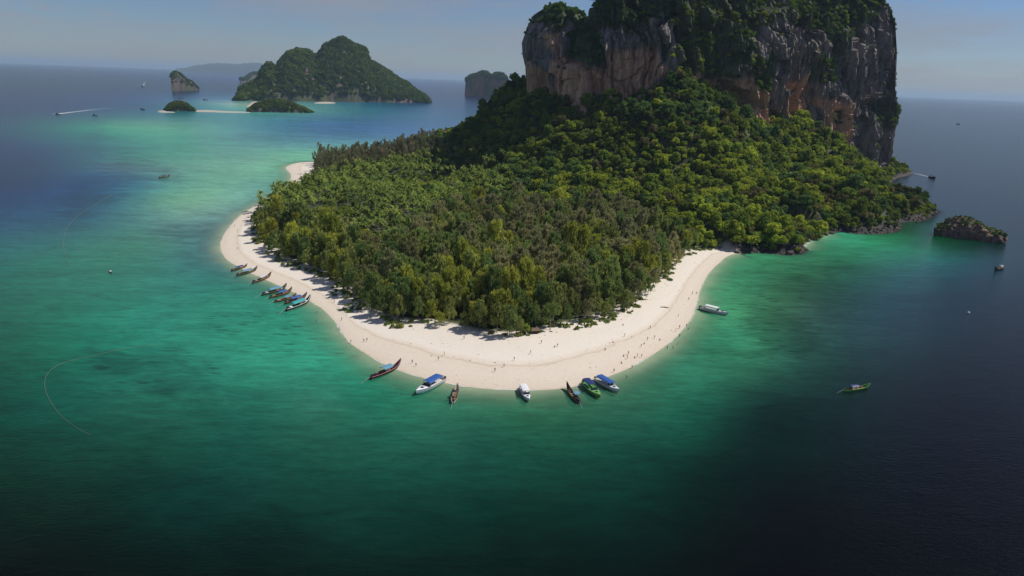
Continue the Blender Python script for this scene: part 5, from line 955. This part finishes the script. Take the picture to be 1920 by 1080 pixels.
PL = [(748, 606, 'stand', 'dark', 'dark', 'person in dark clothes standing in the tree shade above the left beach'), (773, 681, 'stand', 'navy', 'dark', 'person in navy standing just above the lone dark longtail boat'), (780, 687, 'walk', None, 'redbrown', 'bare-chested person a step right of the one above the dark longtail'),
      (822, 675, 'walk', 'redbrown', 'dark', 'person in reddish top walking above the white blue-canopied speedboat'), (833, 666, 'stand', 'palegrey', 'navy', 'person in pale top, upper of the pair above the left speedboat'), (870, 636, 'stand', 'dark', 'dark', 'person standing at the lower edge of the tree shadow left of centre'),
      (928, 697, 'stand', 'navy', 'dark', 'person in dark blue, lower left of the pair above the beach tip centre'), (945, 688, 'walk', 'grey', 'redbrown', 'person in grey walking, upper right of the pair above the beach tip centre'), (964, 676, 'walk', 'dark', 'redbrown', 'person walking on the line where white sand meets tan sand at centre'), (995, 663, 'stand', 'navy', 'dark', 'person standing alone on the white upper sand at centre'),
      (1015, 644, 'stand', 'dark', 'navy', 'person near the trees straight below the brown hut'), (1040, 651, 'sit', 'grey', 'dark', 'person sitting on white sand, left of the pair below the right trees'), (1045, 650, 'stand', 'cream', 'brown', 'person standing on white sand, right of the pair below the right trees'),
      (1135, 656, 'sit', 'dark', 'dark', 'person sitting alone above the blue-roofed speedboat on the tan line'), (1149, 642, 'sit', 'dark', 'brown', 'person lying back on the upper sand at right of centre'), (1169, 668, 'sit', 'orange', 'brown', 'person in orange sitting, left of the group near the right water edge'),
      (1176, 673, 'stand', 'dark', 'dark', 'darkest standing person of the group near the right water edge'), (1178, 665, 'stand', 'palegrey', 'grey', 'person in pale grey behind the group near the right water edge'), (1190, 671, 'sit', 'dark', 'redbrown', 'person sitting at the water edge, left of a close pair'), (1195, 669, 'stand', 'dark', 'dark', 'person standing at the water edge, right of a close pair'),
      (1203, 670, 'stand', None, 'darkgreen', 'bare-chested person standing in the wash right of the close pair'), (1165, 681, 'sit', 'redbrown', 'dark', 'person crouching at the water edge below the group'), (1185, 691, 'stand', None, 'dark', 'bather standing knee deep below the group'), (1151, 698, 'stand', 'brown', 'dark', 'person at the water edge just above the blue-roofed speedboat'), (1175, 708, 'stand', None, 'darkgreen', 'bather right of the blue-roofed speedboat'),
      (1298, 552, 'stand', 'dark', 'grey', 'farthest left person of the two high on the right beach'), (1306, 552, 'stand', 'redbrown', 'dark', 'farthest right person of the two high on the right beach'), (1291, 563, 'walk', 'navy', 'dark', 'person walking below the two high on the right beach'), (1272, 594, 'stand', 'dark', 'dark', 'lone person on the sand left of the pale grey speedboat'),
      (1219, 616, 'stand', 'brown', 'dark', 'lone person in mid sand on the right beach'), (1168, 610, 'sit', 'grey', 'dark', 'person sitting near the tree edge on the right beach'), (1171, 631, 'stand', 'dark', 'navy', 'lone person below the sitting one near the right tree edge'), (1274, 616, 'stand', 'dark', 'dark', 'person at the right water edge, upper of four'), (1267, 622, 'stand', 'grey', 'brown', 'person at the right water edge, left of four'),
      (1287, 613, 'walk', 'dark', 'dark', 'wading person, upper of the pair at the right water edge'), (1290, 619, 'walk', None, 'dark', 'wading bare-chested person, lower of the pair at the right water edge'), (1274, 632, 'stand', 'navy', 'dark', 'bather in dark top at the edge of the right shallows'), (1214, 638, 'stand', 'dark', 'dark', 'standing person in the loose row of four on the lower right sand'), (1227, 635, 'walk', 'palegrey', 'grey', 'palest walker in the loose row on the lower right sand'),
      (1237, 638, 'sit', 'brown', 'dark', 'sitting person at the right end of the loose row on the lower right sand'), (1208, 645, 'sit', 'dark', 'dark', 'sitting person at the left end of the loose row on the lower right sand'), (1202, 651, 'walk', 'grey', 'dark', 'walker closest to the water below the loose row'), (1271, 645, 'stand', None, 'dark', 'bather alone in the right shallows'), (1251, 654, 'stand', None, 'navy', 'left of two bathers in the right shallows'), (1262, 653, 'stand', None, 'dark', 'right of two bathers in the right shallows'),
      (627, 567, 'stand', 'dark', 'brown', 'person on the sand right of the tight boat cluster'), (594, 587, 'stand', None, 'dark', 'bather close to the turquoise-roofed longtail'), (594, 602, 'stand', None, 'dark', 'bather farther out below the turquoise-roofed longtail'), (641, 601, 'walk', 'redbrown', 'dark', 'person walking along the left water edge'), (636, 618, 'stand', None, 'darkgreen', 'bather off the left water edge between boats'), (658, 643, 'stand', None, 'dark', 'bather upper left of the lone dark longtail'),
      (682, 641, 'walk', 'brown', 'dark', 'left walker of a pair on the left lower sand'), (688, 640, 'walk', 'orange', 'brown', 'right walker of a pair on the left lower sand'), (440, 425, 'stand', 'dark', 'dark', 'upper person on the far left beach'), (445, 434, 'stand', 'dark', 'navy', 'middle person on the far left beach'), (445, 468, 'stand', 'navy', 'dark', 'lowest person on the far left beach')]
for q in PL: person(*q, skin='skin' if random.random() < .6 else 'skin_pale')

# ------------------------------------------------------------------ hut, driftwood
p = atz(1003, 624, 2.4); e = link('beach_hut', None, None, (p[0], p[1] + .3, 2.2), .3, .75); tag(e, 'low brown thatched hut under the trees above the beach tip', 'hut')
mb = MB(); mb.add([(-3.2, -2.4, 2.1), (3.2, -2.4, 2.1), (3.2, 2.4, 2.1), (-3.2, 2.4, 2.1), (-2, 0, 3.6), (2, 0, 3.6)], [(0, 1, 5, 4), (1, 2, 5), (2, 3, 4, 5), (3, 0, 4), (3, 2, 1, 0)]); mb.build('roof', M['thatch'], e)
for sx in (-2.6, 2.6):
    for sy in (-1.9, 1.9): mb = MB(); mb.tube([(sx, sy, -.3), (sx, sy, 2.15)], .09, 6); mb.build('post', M['brown'], e)
mb = MB(); mb.box(-2.5, 2.5, 1.2, 1.3, .1, 1.6); mb.build('wall', M['redbrown'], e)
for k, (qx, qy, ln, a, lb) in enumerate([(1209, 561, 3.5, .4, 'dark driftwood log below the trees on the right beach'), (1247, 573, 4.5, -.1, 'thin log lying across the right beach'), (545, 492, 4, .3, 'dark driftwood on the sand near the far left trees'), (566, 494, 3.2, -.2, 'second piece of driftwood, right of the dark one by the far left trees'), (478, 447, 3, .8, 'short log by the trees on the far left beach'), (1145, 600, 3.5, .5, 'log at the tree edge on the right side of the beach')]):
    p = atz(qx, qy, 2); g = float(ground([p[0]], [p[1]])[0]); mb = MB(); mb.tube([(-ln / 2, 0, .15), (0, .25, .25), (ln / 2, 0, .2)], [.3, .26, .12], 8); mb.tube([(0, .2, .25), (.6, .9, .7)], [.12, .05], 6); o_ = mb.build('driftwood_log', M['bark'], None, True); o_.location = (p[0], p[1], g); o_.rotation_euler = (0, 0, a); tag(o_, lb, 'driftwood', 'driftwood on the beach')

# ------------------------------------------------------------------ air
m = bpy.data.materials.new('mat_haze'); m.use_nodes = True; t = m.node_tree; t.nodes.clear(); o = N(t, 'ShaderNodeOutputMaterial'); v = N(t, 'ShaderNodeVolumePrincipled')
v.inputs['Density'].default_value = HAZE; v.inputs['Color'].default_value = (.52, .73, .96, 1); v.inputs['Anisotropy'].default_value = .1; t.links.new(v.outputs[0], o.inputs['Volume'])
mb = MB(); mb.box(-61500, 61500, -61500, 61500, -11, 330); tag(mb.build('haze', m), 'thin bluish sea haze', kind='stuff')
